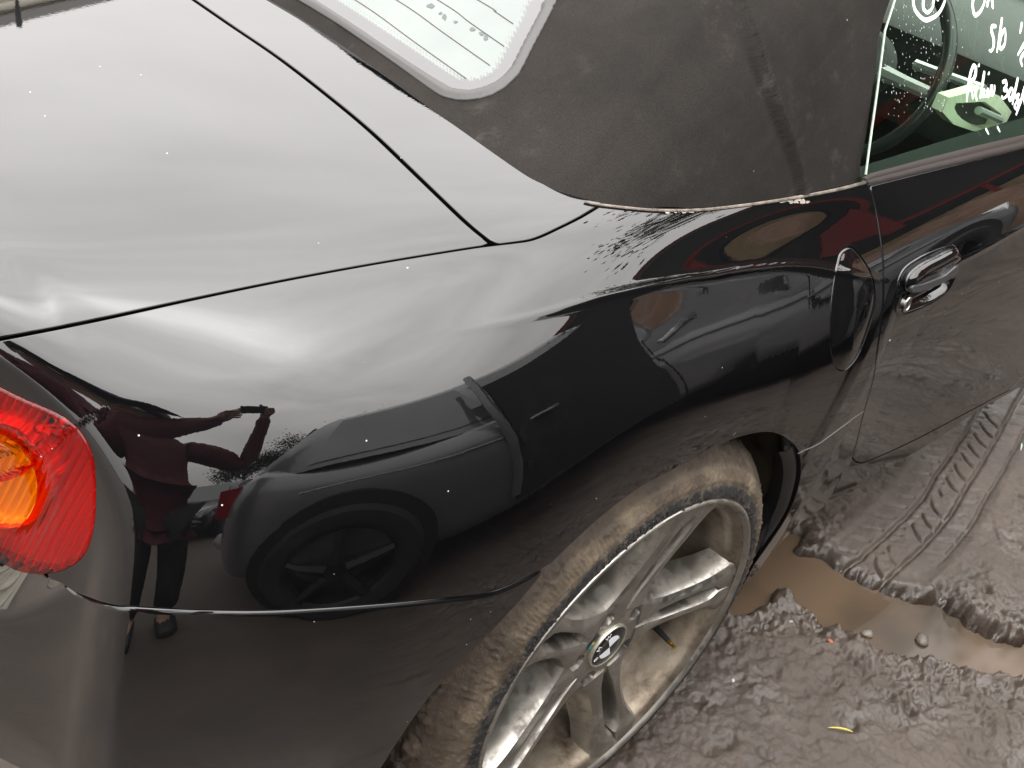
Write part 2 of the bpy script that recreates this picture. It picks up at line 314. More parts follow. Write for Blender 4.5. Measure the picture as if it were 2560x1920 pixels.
# ------------------------------------------------------------------ surfaces
def proj_px(X):
    d = np.asarray(X) - CAM; z = d @ FWD
    return np.stack([1280 + 2560 * FOC * (d @ RIGHT) / z, 960 - 2560 * FOC * (d @ UP) / z], -1)
def ray(px, py):
    d = FWD + RIGHT * (px - 1280) / (2560 * FOC) - UP * (py - 960) / (2560 * FOC)
    return d / np.linalg.norm(d)
def on_plane(px, py, p0, n):
    d = ray(px, py); t = np.dot(np.asarray(p0) - CAM, n) / np.dot(d, n)
    return CAM + d * t
class Surf:
    """smooth bicubic B-spline body surface over a control net"""
    def __init__(s, P): s.P = np.asarray(P); s.nu = s.P.shape[0] - 3; s.nv = s.P.shape[1] - 3; s.ex = None
    @staticmethod
    def bas(t, n):
        t = np.clip(t, 0, n - 1e-9); k = np.floor(t).astype(int); x = t - k
        return k, np.stack([(1 - x) ** 3, 3 * x ** 3 - 6 * x ** 2 + 4, -3 * x ** 3 + 3 * x ** 2 + 3 * x + 1, x ** 3], -1) / 6
    def pos(s, u, v):
        u = np.atleast_1d(np.asarray(u, float)); v = np.atleast_1d(np.asarray(v, float))
        ku, bu = s.bas(u, s.nu); kv, bv = s.bas(v, s.nv); o = np.zeros((len(u), 3))
        for a in range(4):
            for b in range(4): o += (bu[:, a] * bv[:, b])[:, None] * s.P[ku + a, kv + b]
        return o
    def grid(s, us, vs_):
        ku, bu = s.bas(us, s.nu); kv, bv = s.bas(vs_, s.nv)
        T = np.zeros((len(us), s.P.shape[1], 3))
        for a in range(4): T += bu[:, a][:, None, None] * s.P[ku + a]
        o = np.zeros((len(us), len(vs_), 3))
        for b in range(4): o += bv[:, b][None, :, None] * T[:, kv + b]
        return o
    def prep(s):
        s._u = np.linspace(0, s.nu, 160); s._v = np.linspace(0, s.nv, 130)
        s._X = s.grid(s._u, s._v); s._q = proj_px(s._X)
        N = np.cross(np.gradient(s._X, axis=1), np.gradient(s._X, axis=0))
        s._bad = np.einsum('abc,abc->ab', N, CAM - s._X) * (-1 if getattr(s, 'flip', False) else 1) < 0
    def find(s, px, py):
        if not hasattr(s, '_u'): s.prep()
        d = np.hypot(s._q[..., 0] - px, s._q[..., 1] - py) + s._bad * 1e5
        i, j = np.unravel_index(np.argmin(d), d.shape); u, v = s._u[i], s._v[j]
        for _ in range(15):
            h = 1e-4
            X = s.pos([u, u + h, u], [v, v, v + h]); q = proj_px(X)
            J = np.stack([(q[1] - q[0]) / h, (q[2] - q[0]) / h], 1)
            try: st = np.linalg.solve(J, np.array([px, py]) - q[0])
            except np.linalg.LinAlgError: break
            st = np.clip(st, -.3, .3); u = float(np.clip(u + st[0], 0, s.nu - 1e-3)); v = float(np.clip(v + st[1], 0, s.nv - 1e-3))
        return u, v
    def uv(s, pts): return np.array([s.find(*p) for p in pts])
def cub_basis(x, xp):
    n = len(xp); h = np.diff(xp); A = np.eye(n); Bm = np.zeros((n, n))
    for i in range(1, n - 1):
        A[i, i - 1] = h[i - 1]; A[i, i] = 2 * (h[i - 1] + h[i]); A[i, i + 1] = h[i]
        Bm[i, i + 1] += 6 / h[i]; Bm[i, i] -= 6 / h[i] + 6 / h[i - 1]; Bm[i, i - 1] += 6 / h[i - 1]
    Mx = np.linalg.solve(A, Bm)
    x = np.clip(x, xp[0], xp[-1]); k = np.clip(np.searchsorted(xp, x) - 1, 0, n - 2); hk = h[k]
    a = (xp[k + 1] - x) / hk; c = (x - xp[k]) / hk
    R = np.zeros((len(x), n)); r = np.arange(len(x))
    R[r, k] += a; R[r, k + 1] += c
    R += (((a ** 3 - a) * hk ** 2 / 6)[:, None] * Mx[k] + ((c ** 3 - c) * hk ** 2 / 6)[:, None] * Mx[k + 1])
    return R
class Loft(Surf):
    """cubic interpolation through a grid of points"""
    def __init__(s, G): s.flip = True; s.G = np.asarray(G, float); s.nu = s.G.shape[0] - 1; s.nv = s.G.shape[1] - 1; s.xu = np.arange(s.nu + 1.); s.xv = np.arange(s.nv + 1.)
    def pos(s, u, v):
        return np.einsum('na,nb,abc->nc', cub_basis(np.atleast_1d(np.asarray(u, float)), s.xu), cub_basis(np.atleast_1d(np.asarray(v, float)), s.xv), s.G)
    def grid(s, us, vs_): return np.einsum('ma,nb,abc->mnc', cub_basis(us, s.xu), cub_basis(vs_, s.xv), s.G)
def dense(uv, closed=False, n=6, ext=0.0, ext2=None):
    """Catmull-Rom through points, optionally extended straight at its ends"""
    uv = np.asarray(uv, float); N = len(uv); o = []
    rngi = range(N if closed else N - 1)
    for i in rngi:
        g = (lambda k: uv[k % N]) if closed else (lambda k: uv[min(max(k, 0), N - 1)])
        p0, p1, p2, p3 = g(i - 1), g(i), g(i + 1), g(i + 2)
        for k in range(n):
            t = k / n
            o.append(0.5 * ((2 * p1) + (-p0 + p2) * t + (2 * p0 - 5 * p1 + 4 * p2 - p3) * t * t + (-p0 + 3 * p1 - 3 * p2 + p3) * t ** 3))
    o.append(uv[0] if closed else uv[-1]); o = np.array(o)
    if not closed and ext:
        a = o[0] - o[3]; a /= np.linalg.norm(a); b = o[-1] - o[-4]; b /= np.linalg.norm(b)
        e2 = ext if ext2 is None else ext2
        o = np.concatenate([[o[0] + a * ext * t for t in (1, .75, .5, .25, .1)], o, [o[-1] + b * e2 * t for t in (.1, .25, .5, .75, 1)]])
    return o
class Curve:
    def __init__(s, surf, uv): s.surf = surf; s.uv = np.asarray(uv); s.X = surf.pos(np.clip(s.uv[:, 0], 0, surf.nu), np.clip(s.uv[:, 1], 0, surf.nv))
    def sd(s, U, V, X):
        """3D distance to the curve, positive on its left side in (u,v)"""
        if U.size < 40:
            a, b = s.X[:-1], s.X[1:]; ab = b - a; l2 = (ab * ab).sum(1) + 1e-15
            P_ = X.reshape(-1, 1, 3); t = np.clip(((P_ - a) * ab).sum(-1) / l2, 0, 1); d = P_ - a - t[..., None] * ab; dd = (d * d).sum(-1)
            k = dd.argmin(1); r = np.arange(len(k)); en = s.uv[1:] - s.uv[:-1]; en = en / (np.linalg.norm(en, axis=1, keepdims=True) + 1e-12); nE = len(en); tk = t[r, k]
            e = en[k] + np.where((tk <= 0) & (k > 0), 1., 0.)[:, None] * en[np.maximum(k - 1, 0)] + np.where((tk >= 1) & (k < nE - 1), 1., 0.)[:, None] * en[np.minimum(k + 1, nE - 1)]
            kp = np.where(tk >= 1, k + 1, k)
            c = e[:, 0] * (V.ravel() - s.uv[kp, 1]) - e[:, 1] * (U.ravel() - s.uv[kp, 0])
            return (np.sqrt(dd[r, k]) * np.where(c >= 0, 1.0, -1.0)).reshape(U.shape), ((k + t[r, k]) / (len(s.X) - 1)).reshape(U.shape)
        best = np.full(U.shape, 1e9); sg = np.ones(U.shape); par = np.zeros(U.shape)
        en = s.uv[1:] - s.uv[:-1]; en = en / (np.linalg.norm(en, axis=1, keepdims=True) + 1e-12); nE = len(en)
        for i in range(len(s.X) - 1):
            a, b = s.X[i], s.X[i + 1]; ab = b - a; l2 = ab @ ab
            if l2 < 1e-12: continue
            ap = X - a; t = np.clip((ap @ ab) / l2, 0, 1)
            d = ap - t[..., None] * ab; dd = np.sqrt((d * d).sum(-1))
            e = en[i]; c = e[0] * (V - s.uv[i, 1]) - e[1] * (U - s.uv[i, 0])
            if i > 0: e0 = e + en[i - 1]; c = np.where(t <= 0, e0[0] * (V - s.uv[i, 1]) - e0[1] * (U - s.uv[i, 0]), c)
            if i < nE - 1: e1 = e + en[i + 1]; c = np.where(t >= 1, e1[0] * (V - s.uv[i + 1, 1]) - e1[1] * (U - s.uv[i + 1, 0]), c)
            w = dd < best - 1e-9
            best = np.where(w, dd, best); sg = np.where(w, np.sign(c), sg); par = np.where(w, i + t, par)
        return best * sg, par / (len(s.X) - 1)
def grid_normals(X):
    N = np.cross(np.gradient(X, axis=1), np.gradient(X, axis=0))
    return N / (np.linalg.norm(N, axis=-1, keepdims=True) + 1e-12)
class Folded(Surf):
    """a body surface with its sharp folds pressed in: (curve, side, fold, bead, decay length) each"""
    def __init__(s, base, folds): s.b = base; s.P = base.P; s.nu, s.nv = base.nu, base.nv; s.folds = folds; s.extra = {}
    def off(s, U, V, X):
        o = np.zeros(U.shape)
        for (cv, sgn, fold_, bead, Ld) in s.folds:
            lo = cv.X.min(0) - .45; hi = cv.X.max(0) + .45; F_ = X.reshape(-1, 3)
            if ((F_.max(0) < lo) | (F_.min(0) > hi)).any(): continue
            d, t = cv.sd(U, V, X); d = d * sgn
            if len(s.extra.get(id(cv), ())) == 2:
                c2, s2 = s.extra[id(cv)]; d2 = c2.sd(U, V, X)[0] * s2; kk = .12
                hh = np.clip(.5 + .5 * (d2 - d) / kk, 0, 1); d = d2 * (1 - hh) + d * hh - kk * hh * (1 - hh)
            r = .004; sp = .5 * (d + np.sqrt(d * d + r * r))
            k = np.interp(t, np.linspace(0, 1, len(fold_)), fold_); b = np.interp(t, np.linspace(0, 1, len(bead)), bead)
            endw = sstep(0, .03, t) * (1 - sstep(.97, 1.0, t))
            o += k * Ld * (1 - np.exp(-sp / Ld)) - b * endw * .0026 * np.exp(-(d / .0034) ** 2)
        return o
    def pos(s, u, v):
        u = np.atleast_1d(np.asarray(u, float)); v = np.atleast_1d(np.asarray(v, float)); h = 2e-3
        X = s.b.pos(u, v); N = np.cross(s.b.pos(u, np.clip(v + h, 0, s.nv)) - s.b.pos(u, v - h), s.b.pos(np.clip(u + h, 0, s.nu), v) - s.b.pos(u - h, v))
        N /= np.linalg.norm(N, axis=-1, keepdims=True) + 1e-12
        return X - N * s.off(u[None], v[None], X[None])[0][:, None]
    def grid(s, us, vs_):
        X = s.b.grid(us, vs_); N = grid_normals(X); U, V = np.meshgrid(us, vs_, indexing='ij')
        return X - N * s.off(U, V, X)[..., None]
def panel(name, surf, ur, vr, step, fun, mat, parent, hem=0.0009, depth=0.010, creases=True, disp=None, mirror=False, attr=None, cut_only=False):
    """the part of a surface where fun > 0, its edges folded inwards as pressed sheet"""
    c0 = surf.pos([ur[0], ur[1]], [sum(vr) / 2] * 2)
    uu = np.linspace(*ur, 40); vv = np.linspace(*vr, 40)
    G = getattr(surf, 'b', surf).grid(uu, vv)
    lu = np.linalg.norm(np.diff(G, axis=0), axis=-1).sum(0).max(); lv = np.linalg.norm(np.diff(G, axis=1), axis=-1).sum(1).max()
    us = np.linspace(*ur, max(6, int(lu / step))); vs_ = np.linspace(*vr, max(6, int(lv / step)))
    X = surf.grid(us, vs_); U, V = np.meshgrid(us, vs_, indexing='ij')
    Fv = fun(U, V, X)
    fl = -1.0 if getattr(surf, 'flip', False) else 1.0
    if disp is not None:
        N0 = grid_normals(X) * fl; X = X + N0 * disp(U, V, X, Fv)[..., None]
    N = grid_normals(X) * fl
    nu, nv = X.shape[:2]
    # outward direction inside the surface, from the gradient of fun
    Xu = np.gradient(X, axis=0); Xv = np.gradient(X, axis=1); Fu = np.gradient(Fv, axis=0); Fw = np.gradient(Fv, axis=1)
    E_ = (Xu * Xu).sum(-1); F_ = (Xu * Xv).sum(-1); G_ = (Xv * Xv).sum(-1); det = E_ * G_ - F_ * F_ + 1e-18
    ga = (G_ * Fu - F_ * Fw) / det; gb = (E_ * Fw - F_ * Fu) / det
    OUT = -(Xu * ga[..., None] + Xv * gb[..., None]); OUT /= np.linalg.norm(OUT, axis=-1, keepdims=True) + 1e-9
    idx = np.arange(nu * nv).reshape(nu, nv)
    pos = Fv > 0
    q = np.stack([idx[:-1, :-1], idx[1:, :-1], idx[1:, 1:], idx[:-1, 1:]], -1).reshape(-1, 4)[:, ::-1]
    cnt = pos.ravel()[q].sum(1)
    full = q[cnt == 4]; mixed = q[(cnt > 0) & (cnt < 4)]
    fx = Fv.ravel(); Xf = X.reshape(-1, 3); Nf = N.reshape(-1, 3); Of = OUT.reshape(-1, 3)
    nv_ = []; nn_ = []; no_ = []; cache = {}; base = nu * nv; ef = []; segs = []
    def cross(a, b):
        k = (a, b) if a < b else (b, a)
        if k in cache: return cache[k]
        t = fx[k[0]] / (fx[k[0]] - fx[k[1]])
        cache[k] = base + len(nv_)
        nv_.append(Xf[k[0]] * (1 - t) + Xf[k[1]] * t); nn_.append(Nf[k[0]] * (1 - t) + Nf[k[1]] * t); no_.append(Of[k[0]] * (1 - t) + Of[k[1]] * t)
        return cache[k]
    for cell in mixed.tolist():
        poly = []; ins = []
        for k in range(4):
            a, b = cell[k], cell[(k + 1) % 4]
            pa, pb = fx[a] > 0, fx[b] > 0
            if pa: poly.append(a)
            if pa != pb:
                c = cross(a, b); poly.append(c); ins.append((len(poly) - 1, pa))
        if len(poly) >= 3: ef.append(poly)
        if len(ins) == 2:
            i0 = [i for i, p in ins if p][0]; i1 = [i for i, p in ins if not p][0]
            segs.append((poly[i0], poly[i1]))
    vv_ = [Xf] + ([np.array(nv_)] if nv_ else []); nn2 = [Nf] + ([np.array(nn_)] if nn_ else [])
    if fl < 0: full = full[:, ::-1]; ef = [p[::-1] for p in ef]; segs = [(b, a) for a, b in segs]
    V_ = np.concatenate(vv_); Nn = np.concatenate(nn2); faces = [tuple(f) for f in full.tolist()] + [tuple(p) for p in ef]
    if nv_ and hem > 0:
        p = np.array(nv_); n_ = np.array(nn_); n_ /= np.linalg.norm(n_, axis=1, keepdims=True); o = np.array(no_)
        o -= n_ * (o * n_).sum(1)[:, None]; o /= np.linalg.norm(o, axis=1, keepdims=True) + 1e-9
        B0 = len(V_); k = len(p); rings = []; rn = []
        for a in (30, 60, 90):
            ar = D2R(a); rings.append(p + o * hem * math.sin(ar) - n_ * hem * (1 - math.cos(ar))); rn.append(n_ * math.cos(ar) + o * math.sin(ar))
        rings.append(p + o * hem - n_ * depth); rn.append(o)
        V_ = np.concatenate([V_] + rings); Nn = np.concatenate([Nn] + rn)
        for (a, b) in segs:
            ia, ib = a - base, b - base; prev = (a, b)
            for r_ in range(4):
                cur = (B0 + r_ * k + ia, B0 + r_ * k + ib)
                faces.append((prev[1], prev[0], cur[0], cur[1])); prev = cur
    used = np.zeros(len(V_), bool)
    for f in faces:
        for i in f: used[i] = True
    remap = np.cumsum(used) - 1
    V_ = V_[used]; Nn = Nn[used]; faces = [tuple(int(remap[i]) for i in f) for f in faces]
    Nn = Nn / (np.linalg.norm(Nn, axis=1, keepdims=True) + 1e-12)
    fa = None
    if attr is not None:
        fa = np.zeros(len(used)); fa[:base] = fx[:base]; fa = fa[used]
    if mirror:
        k = len(V_); V2 = V_ * [1, -1, 1]; N2 = Nn * [1, -1, 1]
        faces = faces + [tuple(i + k for i in reversed(f)) for f in faces]
        V_ = np.concatenate([V_, V2]); Nn = np.concatenate([Nn, N2])
        if fa is not None: fa = np.concatenate([fa, fa])
    o_ = mesh_obj(name, V_, faces, mat, parent, True, normals=Nn)
    if fa is not None:
        at = o_.data.attributes.new(attr, 'FLOAT', 'POINT'); at.data.foreach_set('value', fa.astype(np.float32))
    return o_
# ------------------------------------------------------------------ the car
roadster = empty('roadster', (0, 0, 0), 0, 'black soft-top two-seater with muddy rear wheel and red tail lamp', 'car')
base_s = Surf(P_DATA)
body = base_s
NUu, NVv = body.nu, body.nv
def px_curve(surf, pts, closed=False, ext=3.0, ext2=None, n=6):
    P_ = dense(np.array(pts, float), closed, 8); ln_ = np.concatenate([[0], np.cumsum(np.linalg.norm(np.diff(P_, axis=0), axis=1))])
    k = max(4, int(ln_[-1] / (34 if ln_[-1] > 700 else 12))) + 1; tt = np.linspace(0, ln_[-1], k)
    P_ = np.stack([np.interp(tt, ln_, P_[:, 0]), np.interp(tt, ln_, P_[:, 1])], 1)
    if closed: P_ = P_[:-1]
    return Curve(surf, dense(surf.uv(P_), closed, 2, 0 if closed else ext, ext2))
def keep(curve, ref, gap=0.0):
    """signed distance to a curve, positive on the side of the reference pixel, less half the gap"""
    u, v = curve.surf.find(*ref)
    s = np.sign(curve.sd(np.array([[u]]), np.array([[v]]), curve.surf.pos(u, v).reshape(1, 1, 3))[0][0, 0])
    return lambda U, V, X: s * curve.sd(U, V, X)[0] - gap
def both(*fs): return lambda U, V, X: np.minimum.reduce([f(U, V, X) for f in fs])
def side_of(ax, val, sgn, gap=0.0): return lambda U, V, X: sgn * (X[..., ax] - val) - gap

c_crease = px_curve(body, [(2200, 700), (2085, 677), (2033, 668), (1968, 665), (1903, 670), (1838, 678), (1773, 690), (1724, 696), (1643, 711), (1561, 729), (1480, 748), (1280, 804), (1042, 839), (810, 890), (579, 945), (310, 1012)], ext=.2, ext2=.2)
c_crease2 = px_curve(body, [(2260, 700), (2330, 680), (2400, 653), (2480, 612), (2560, 566)], ext=.1, ext2=3)
c_corner = px_curve(body, [(-60, 852), (0, 882), (100, 930), (200, 977), (275, 1012)], ext=1.5, ext2=2.5)
c_corner_v = px_curve(body, [(292, 1020), (298, 1111), (307, 1215), (310, 1342), (303, 1470)], ext=2.5, ext2=2.5)
def below(cv, ref):
    u, v = base_s.find(*ref); return float(np.sign(cv.sd(np.array([[u]]), np.array([[v]]), base_s.pos(u, v).reshape(1, 1, 3))[0][0, 0]))
# (curve, side that folds, fold along the curve, bead along the curve, decay length)
CREASES = [(c_crease, below(c_crease, (1000, 1000)), [0.0, .10, .16, .18, .18, .17, .15, .13, .11, .09, .08, .07, .06, .05, .05, .05, .05], [0, .7, 1, 1, 1, .9, .7, .4, .2, .1, 0, 0, 0, 0, 0, 0, 0], .05),
           (c_crease2, below(c_crease2, (2450, 720)), [0, .10, .18, .20, .20, .20, .20], [0, .3, .5, .6, .6, .6, .6], .04),
           (c_corner, below(c_corner, (150, 1100)), [.64, .64], [0, 0], .30)]
body = Folded(base_s, CREASES); body.extra[id(c_corner)] = (c_corner_v, below(c_corner_v, (150, 1200)))
c_trunk = px_curve(body, [(0, 848), (231, 802), (463, 751), (694, 703), (926, 660), (1157, 622), (1238, 611), (1290, 605), (1338, 596), (1396, 570), (1448, 544), (1482, 524), (1512, 505)], ext2=1.2)
c_front = px_curve(body, [(486, 0), (579, 64), (694, 142), (810, 231), (926, 327), (1042, 437), (1157, 547), (1204, 587), (1244, 618)], ext=2.5, ext2=.5)
c_top = px_curve(body, [(700, 18), (845, 112), (989, 213), (1105, 298), (1280, 422), (1338, 457), (1425, 492), (1506, 512), (1627, 524), (1743, 524), (1859, 512), (1974, 495), (2090, 472), (2165, 454)], ext=2.5, ext2=1.5)
c_shut = px_curve(body, [(2171, 458), (2177, 474), (2189, 521), (2203, 608), (2209, 694), (2206, 781), (2194, 868), (2183, 949), (2160, 1029), (2141, 1110), (2132, 1140), (2134, 1157), (2148, 1160), (2201, 1140), (2297, 1095), (2405, 1038), (2514, 980), (2560, 955)], ext=.8, ext2=4)
c_seam = px_curve(body, [(-250, 1290), (-100, 1385), (0, 1418), (107, 1446), (150, 1456), (172, 1476), (250, 1506), (275, 1513), (400, 1522), (521, 1527), (694, 1527), (926, 1513), (1100, 1497), (1215, 1484), (1280, 1463), (1335, 1434)], ext=1.5)
c_arch = px_curve(body, [(956, 1912), (1000, 1842), (1074, 1738), (1160, 1647), (1269, 1534), (1334, 1460), (1377, 1408), (1500, 1293), (1600, 1217), (1677, 1176), (1754, 1134), (1816, 1103), (1870, 1085), (1928, 1078), (1966, 1093), (1990, 1114), (2001, 1134), (2003, 1191), (1986, 1253), (1959, 1307), (1909, 1380), (1851, 1461), (1835, 1490)], ext=2.0, ext2=1.0)
c_sill = px_curve(body, [(1835, 1490), (1986, 1330), (2073, 1272), (2148, 1223), (2210, 1184), (2293, 1140), (2362, 1097), (2449, 1036), (2530, 990), (2560, 972)], ext=1.0, ext2=4)
c_lamp = px_curve(body, [(0, 970), (41, 991), (102, 1017), (152, 1040), (189, 1069), (213, 1101), (230, 1142), (236, 1192), (237, 1249), (234, 1302), (225, 1347), (211, 1382), (184, 1409), (152, 1425), (107, 1434), (61, 1429), (25, 1415), (-60, 1375), (-125, 1310), (-160, 1220), (-150, 1110), (-110, 1020), (-50, 968)], closed=True)
c_fuel = px_curve(body, [(2125, 618), (2103, 630), (2094, 656), (2087, 693), (2082, 729), (2077, 777), (2077, 837), (2080, 885), (2089, 914), (2103, 926), (2123, 917), (2147, 885), (2166, 837), (2181, 789), (2187, 741), (2184, 709), (2176, 681), (2156, 649), (2140, 630)], closed=True)
c_dtop = px_curve(body, [(2172, 469), (2182, 466), (2360, 421), (2545, 377)], ext=1.0, ext2=4)
c_grip = px_curve(body, [(2380, 612), (2325, 630), (2284, 652), (2260, 671), (2246, 697), (2241, 729), (2238, 765), (2239, 782), (2250, 792), (2267, 789), (2313, 770), (2361, 738), (2385, 702), (2397, 664), (2400, 649), (2392, 628)], closed=True)
REF_TRUNK, REF_DECK, REF_FENDER, REF_BUMPER, REF_DOOR = (600, 500), (1100, 420), (900, 1000), (700, 1700), (2400, 850)
f_arch = keep(c_arch, REF_FENDER)
def arch_lip(U, V, X, F=None):
    a = f_arch(U, V, X); t = (.018 - a) / .004
    return -.0 * .004 * np.where(t > 30, t, np.log1p(np.exp(np.minimum(t, 30)))) * (a < .2)
rear_half = side_of(1, 0.0, -1)
panel('trunk_lid', body, (0.2, NUu * .62), (0.0, NVv * .55), .006, both(keep(c_trunk, REF_TRUNK, .0022), keep(c_front, REF_TRUNK, .0040), rear_half, side_of(0, -.80, 1)), M['paint'], roadster, mirror=True, hem=.0016)
panel('deck_panel', body, (NUu * .2, NUu * .62), (0.0, NVv * .5), .006, both(keep(c_trunk, REF_DECK, .0022), keep(c_front, REF_DECK, .0040), keep(c_top, REF_DECK, -.004), rear_half), M['paint'], roadster, mirror=True, hem=.0016)
f_seam_f = keep(c_seam, REF_FENDER, .0015)
f_fender = both(keep(c_trunk, REF_FENDER, .0022), keep(c_top, REF_FENDER, -.002), keep(c_shut, (2100, 980), .0024), lambda U, V, X: np.maximum(f_seam_f(U, V, X), X[..., 0] + .1), f_arch,
                keep(c_lamp, REF_FENDER, .0015), keep(c_fuel, REF_FENDER, .0020), keep(c_sill, (2100, 1150)), side_of(0, 1.40, -1))
fender = panel('rear_fender', body, (0.05, NUu * .97), (NVv * .28, NVv * .99), .0042, f_fender, M['paint'], roadster, disp=arch_lip)
def bump_disp(U, V, X, F):
    d = f_shelf(U, V, X); t = d / .003
    s = .003 * np.where(t > 30, t, np.log1p(np.exp(np.minimum(t, 30))))
    return arch_lip(U, V, X) - np.minimum(2.2 * s, .09) * (X[..., 0] < -.5)
c_shelf = px_curve(body, [(-120, 1540), (0, 1538), (43, 1528), (76, 1515), (104, 1500), (135, 1480), (152, 1468), (166, 1450)], ext=2, ext2=.6)
f_shelf = keep(c_shelf, (60, 1465))
panel('bumper', body, (0.0, NUu * .55), (NVv * .5, NVv * .99), .0042, both(keep(c_seam, REF_BUMPER, .0062), f_arch, side_of(2, .17, 1), side_of(0, .05, -1)), M['paint'], roadster, hem=.0058, disp=bump_disp)
panel('fuel_flap', body, (NUu * .5, NUu * .75), (NVv * .35, NVv * .8), .0026, keep(c_fuel, (2130, 780), .0022), M['paint'], roadster, hem=.0034,
      disp=lambda U, V, X, F: .0005 + .0050 * (1 - np.exp(-np.maximum(F, 0) / .030)))
panel('door', body, (NUu * .55, NUu * .97), (NVv * .28, NVv * .99), .0045, both(keep(c_shut, REF_DOOR, .0024), keep(c_dtop, REF_DOOR), keep(c_grip, REF_DOOR, .0006), side_of(0, 1.405, -1)), M['paint'], roadster, hem=.0022)
panel('front_fender', body, (NUu * .8, NUu - .01), (0.0, NVv * .99), .02, both(side_of(0, 1.41, 1), side_of(2, .14, 1), rear_half), M['paint'], roadster, mirror=True)
# dark shell a little inside the outer sheet, open at the wheel, the lamp and the cockpit
us = np.linspace(0, NUu - .01, 150); vs_ = np.linspace(0.0, NVv * .99, 110)
Xs = body.grid(us, vs_); Ns = grid_normals(Xs); Us, Vs = np.meshgrid(us, vs_, indexing='ij')
fs_ = np.minimum.reduce([f_arch(Us, Vs, Xs) + .004, keep(c_sill, (2100, 1150))(Us, Vs, Xs) - .002, -keep(c_lamp, (60, 1250), -.004)(Us, Vs, Xs), Xs[..., 2] - .12,
                         np.maximum.reduce([-(Xs[..., 0] + .0), Xs[..., 0] - 1.42, -Xs[..., 1] - .76])])
Xi = Xs - Ns * (.012 + .08 * (1 - sstep(-.58, -.50, Xs[..., 0])))[..., None]
idx = np.arange(Xs.shape[0] * Xs.shape[1]).reshape(Xs.shape[:2])
q = np.stack([idx[:-1, :-1], idx[:-1, 1:], idx[1:, 1:], idx[1:, :-1]], -1).reshape(-1, 4)
q = q[(fs_.ravel()[q] > 0).all(1)]
mesh_obj('inner_shell', Xi.reshape(-1, 3), q, M['dark_inner'], roadster)
# ------------------------------------------------------------------ more materials
def fabric_material():
    mt = material('black_roof_fabric', (0.022, 0.021, 0.020), 0.95, spec=0.05); t = NT(mt); v = t.coords()
    w = t.noise(v, 900, 2, 0.6); big = t.noise(v, 7, 6, 0.65); dust = t.noise(v, 28, 5, 0.7)
    c = t.mix(t.rng(big, 0.35, 0.7, 0, 1), (0.0150, 0.0136, 0.0124), (0.0225, 0.0202, 0.0182))
    f = t.math('MULTIPLY', t.rng(dust, 0.56, 0.74, 0, 1), t.rng(t.noise(v, 6, 3, 0.5), 0.5, 0.62, 0, 0.16))
    c = t.mix(f, c, (0.11, 0.10, 0.09))
    lint = t.voro(v, 70); sel = t.math('MULTIPLY', t.rng(lint.outputs['Distance'], 0.05, 0.09, 1, 0), t.math('GREATER_THAN', lint.outputs['Color'], 0.88))
    c = t.mix(sel, c, (0.30, 0.28, 0.25))
    fine = t.rng(w, 0.35, 0.65, 0.75, 1.25)
    c = t.mix(1.0, c, fine, 'MULTIPLY')
    t.l(c, t.b.inputs['Base Color']); t.set('Sheen Weight', 0.0)
    t.bump(w, 0.35, 0.0006)
    return mt
M['fabric'] = fabric_material()
def mud_dirt(name, dry, wet, rough=0.8, scale=14):
    mt = material(name, dry, rough, spec=0.3); t = NT(mt); v = t.coords()
    n = t.noise(v, scale, 6, 0.65)
    t.l(t.ramp(n, [(0.30, wet), (0.62, dry)]), t.b.inputs['Base Color'])
    t.set('Roughness', t.rng(n, 0.3, 0.6, 0.35, 0.9)); t.bump(t.noise(v, 120, 5, 0.7), 0.5, 0.002)
    return mt
M['liner'] = mud_dirt('muddy_liner', (0.085, 0.066, 0.046), (0.025, 0.019, 0.014), 0.8, 18)
def window_material(name, tint, edge=None):
    """thin glass: clear and tinted straight through, mirror-like at its surface"""
    mt = bpy.data.materials.new(name); mt.use_nodes = True; n = mt.node_tree; n.nodes.clear()
    tr = n.nodes.new('ShaderNodeBsdfTransparent'); tr.inputs[0].default_value = (*tint, 1)
    gl = n.nodes.new('ShaderNodeBsdfGlossy'); gl.inputs['Roughness'].default_value = 0.0
    fr = n.nodes.new('ShaderNodeFresnel'); fr.inputs['IOR'].default_value = 1.55
    mx = n.nodes.new('ShaderNodeMixShader'); o = n.nodes.new('ShaderNodeOutputMaterial')
    ge = n.nodes.new('ShaderNodeNewGeometry'); sb = n.nodes.new('ShaderNodeMath'); sb.operation = 'SUBTRACT'; sb.use_clamp = True; n.links.new(fr.outputs[0], sb.inputs[0]); n.links.new(ge.outputs['Backfacing'], sb.inputs[1]); n.links.new(sb.outputs[0], mx.inputs[0]); n.links.new(tr.outputs[0], mx.inputs[1]); n.links.new(gl.outputs[0], mx.inputs[2]); n.links.new(mx.outputs[0], o.inputs[0])
    return mt
M['side_glass'] = window_material('side_glass', (0.80, 0.89, 0.82))
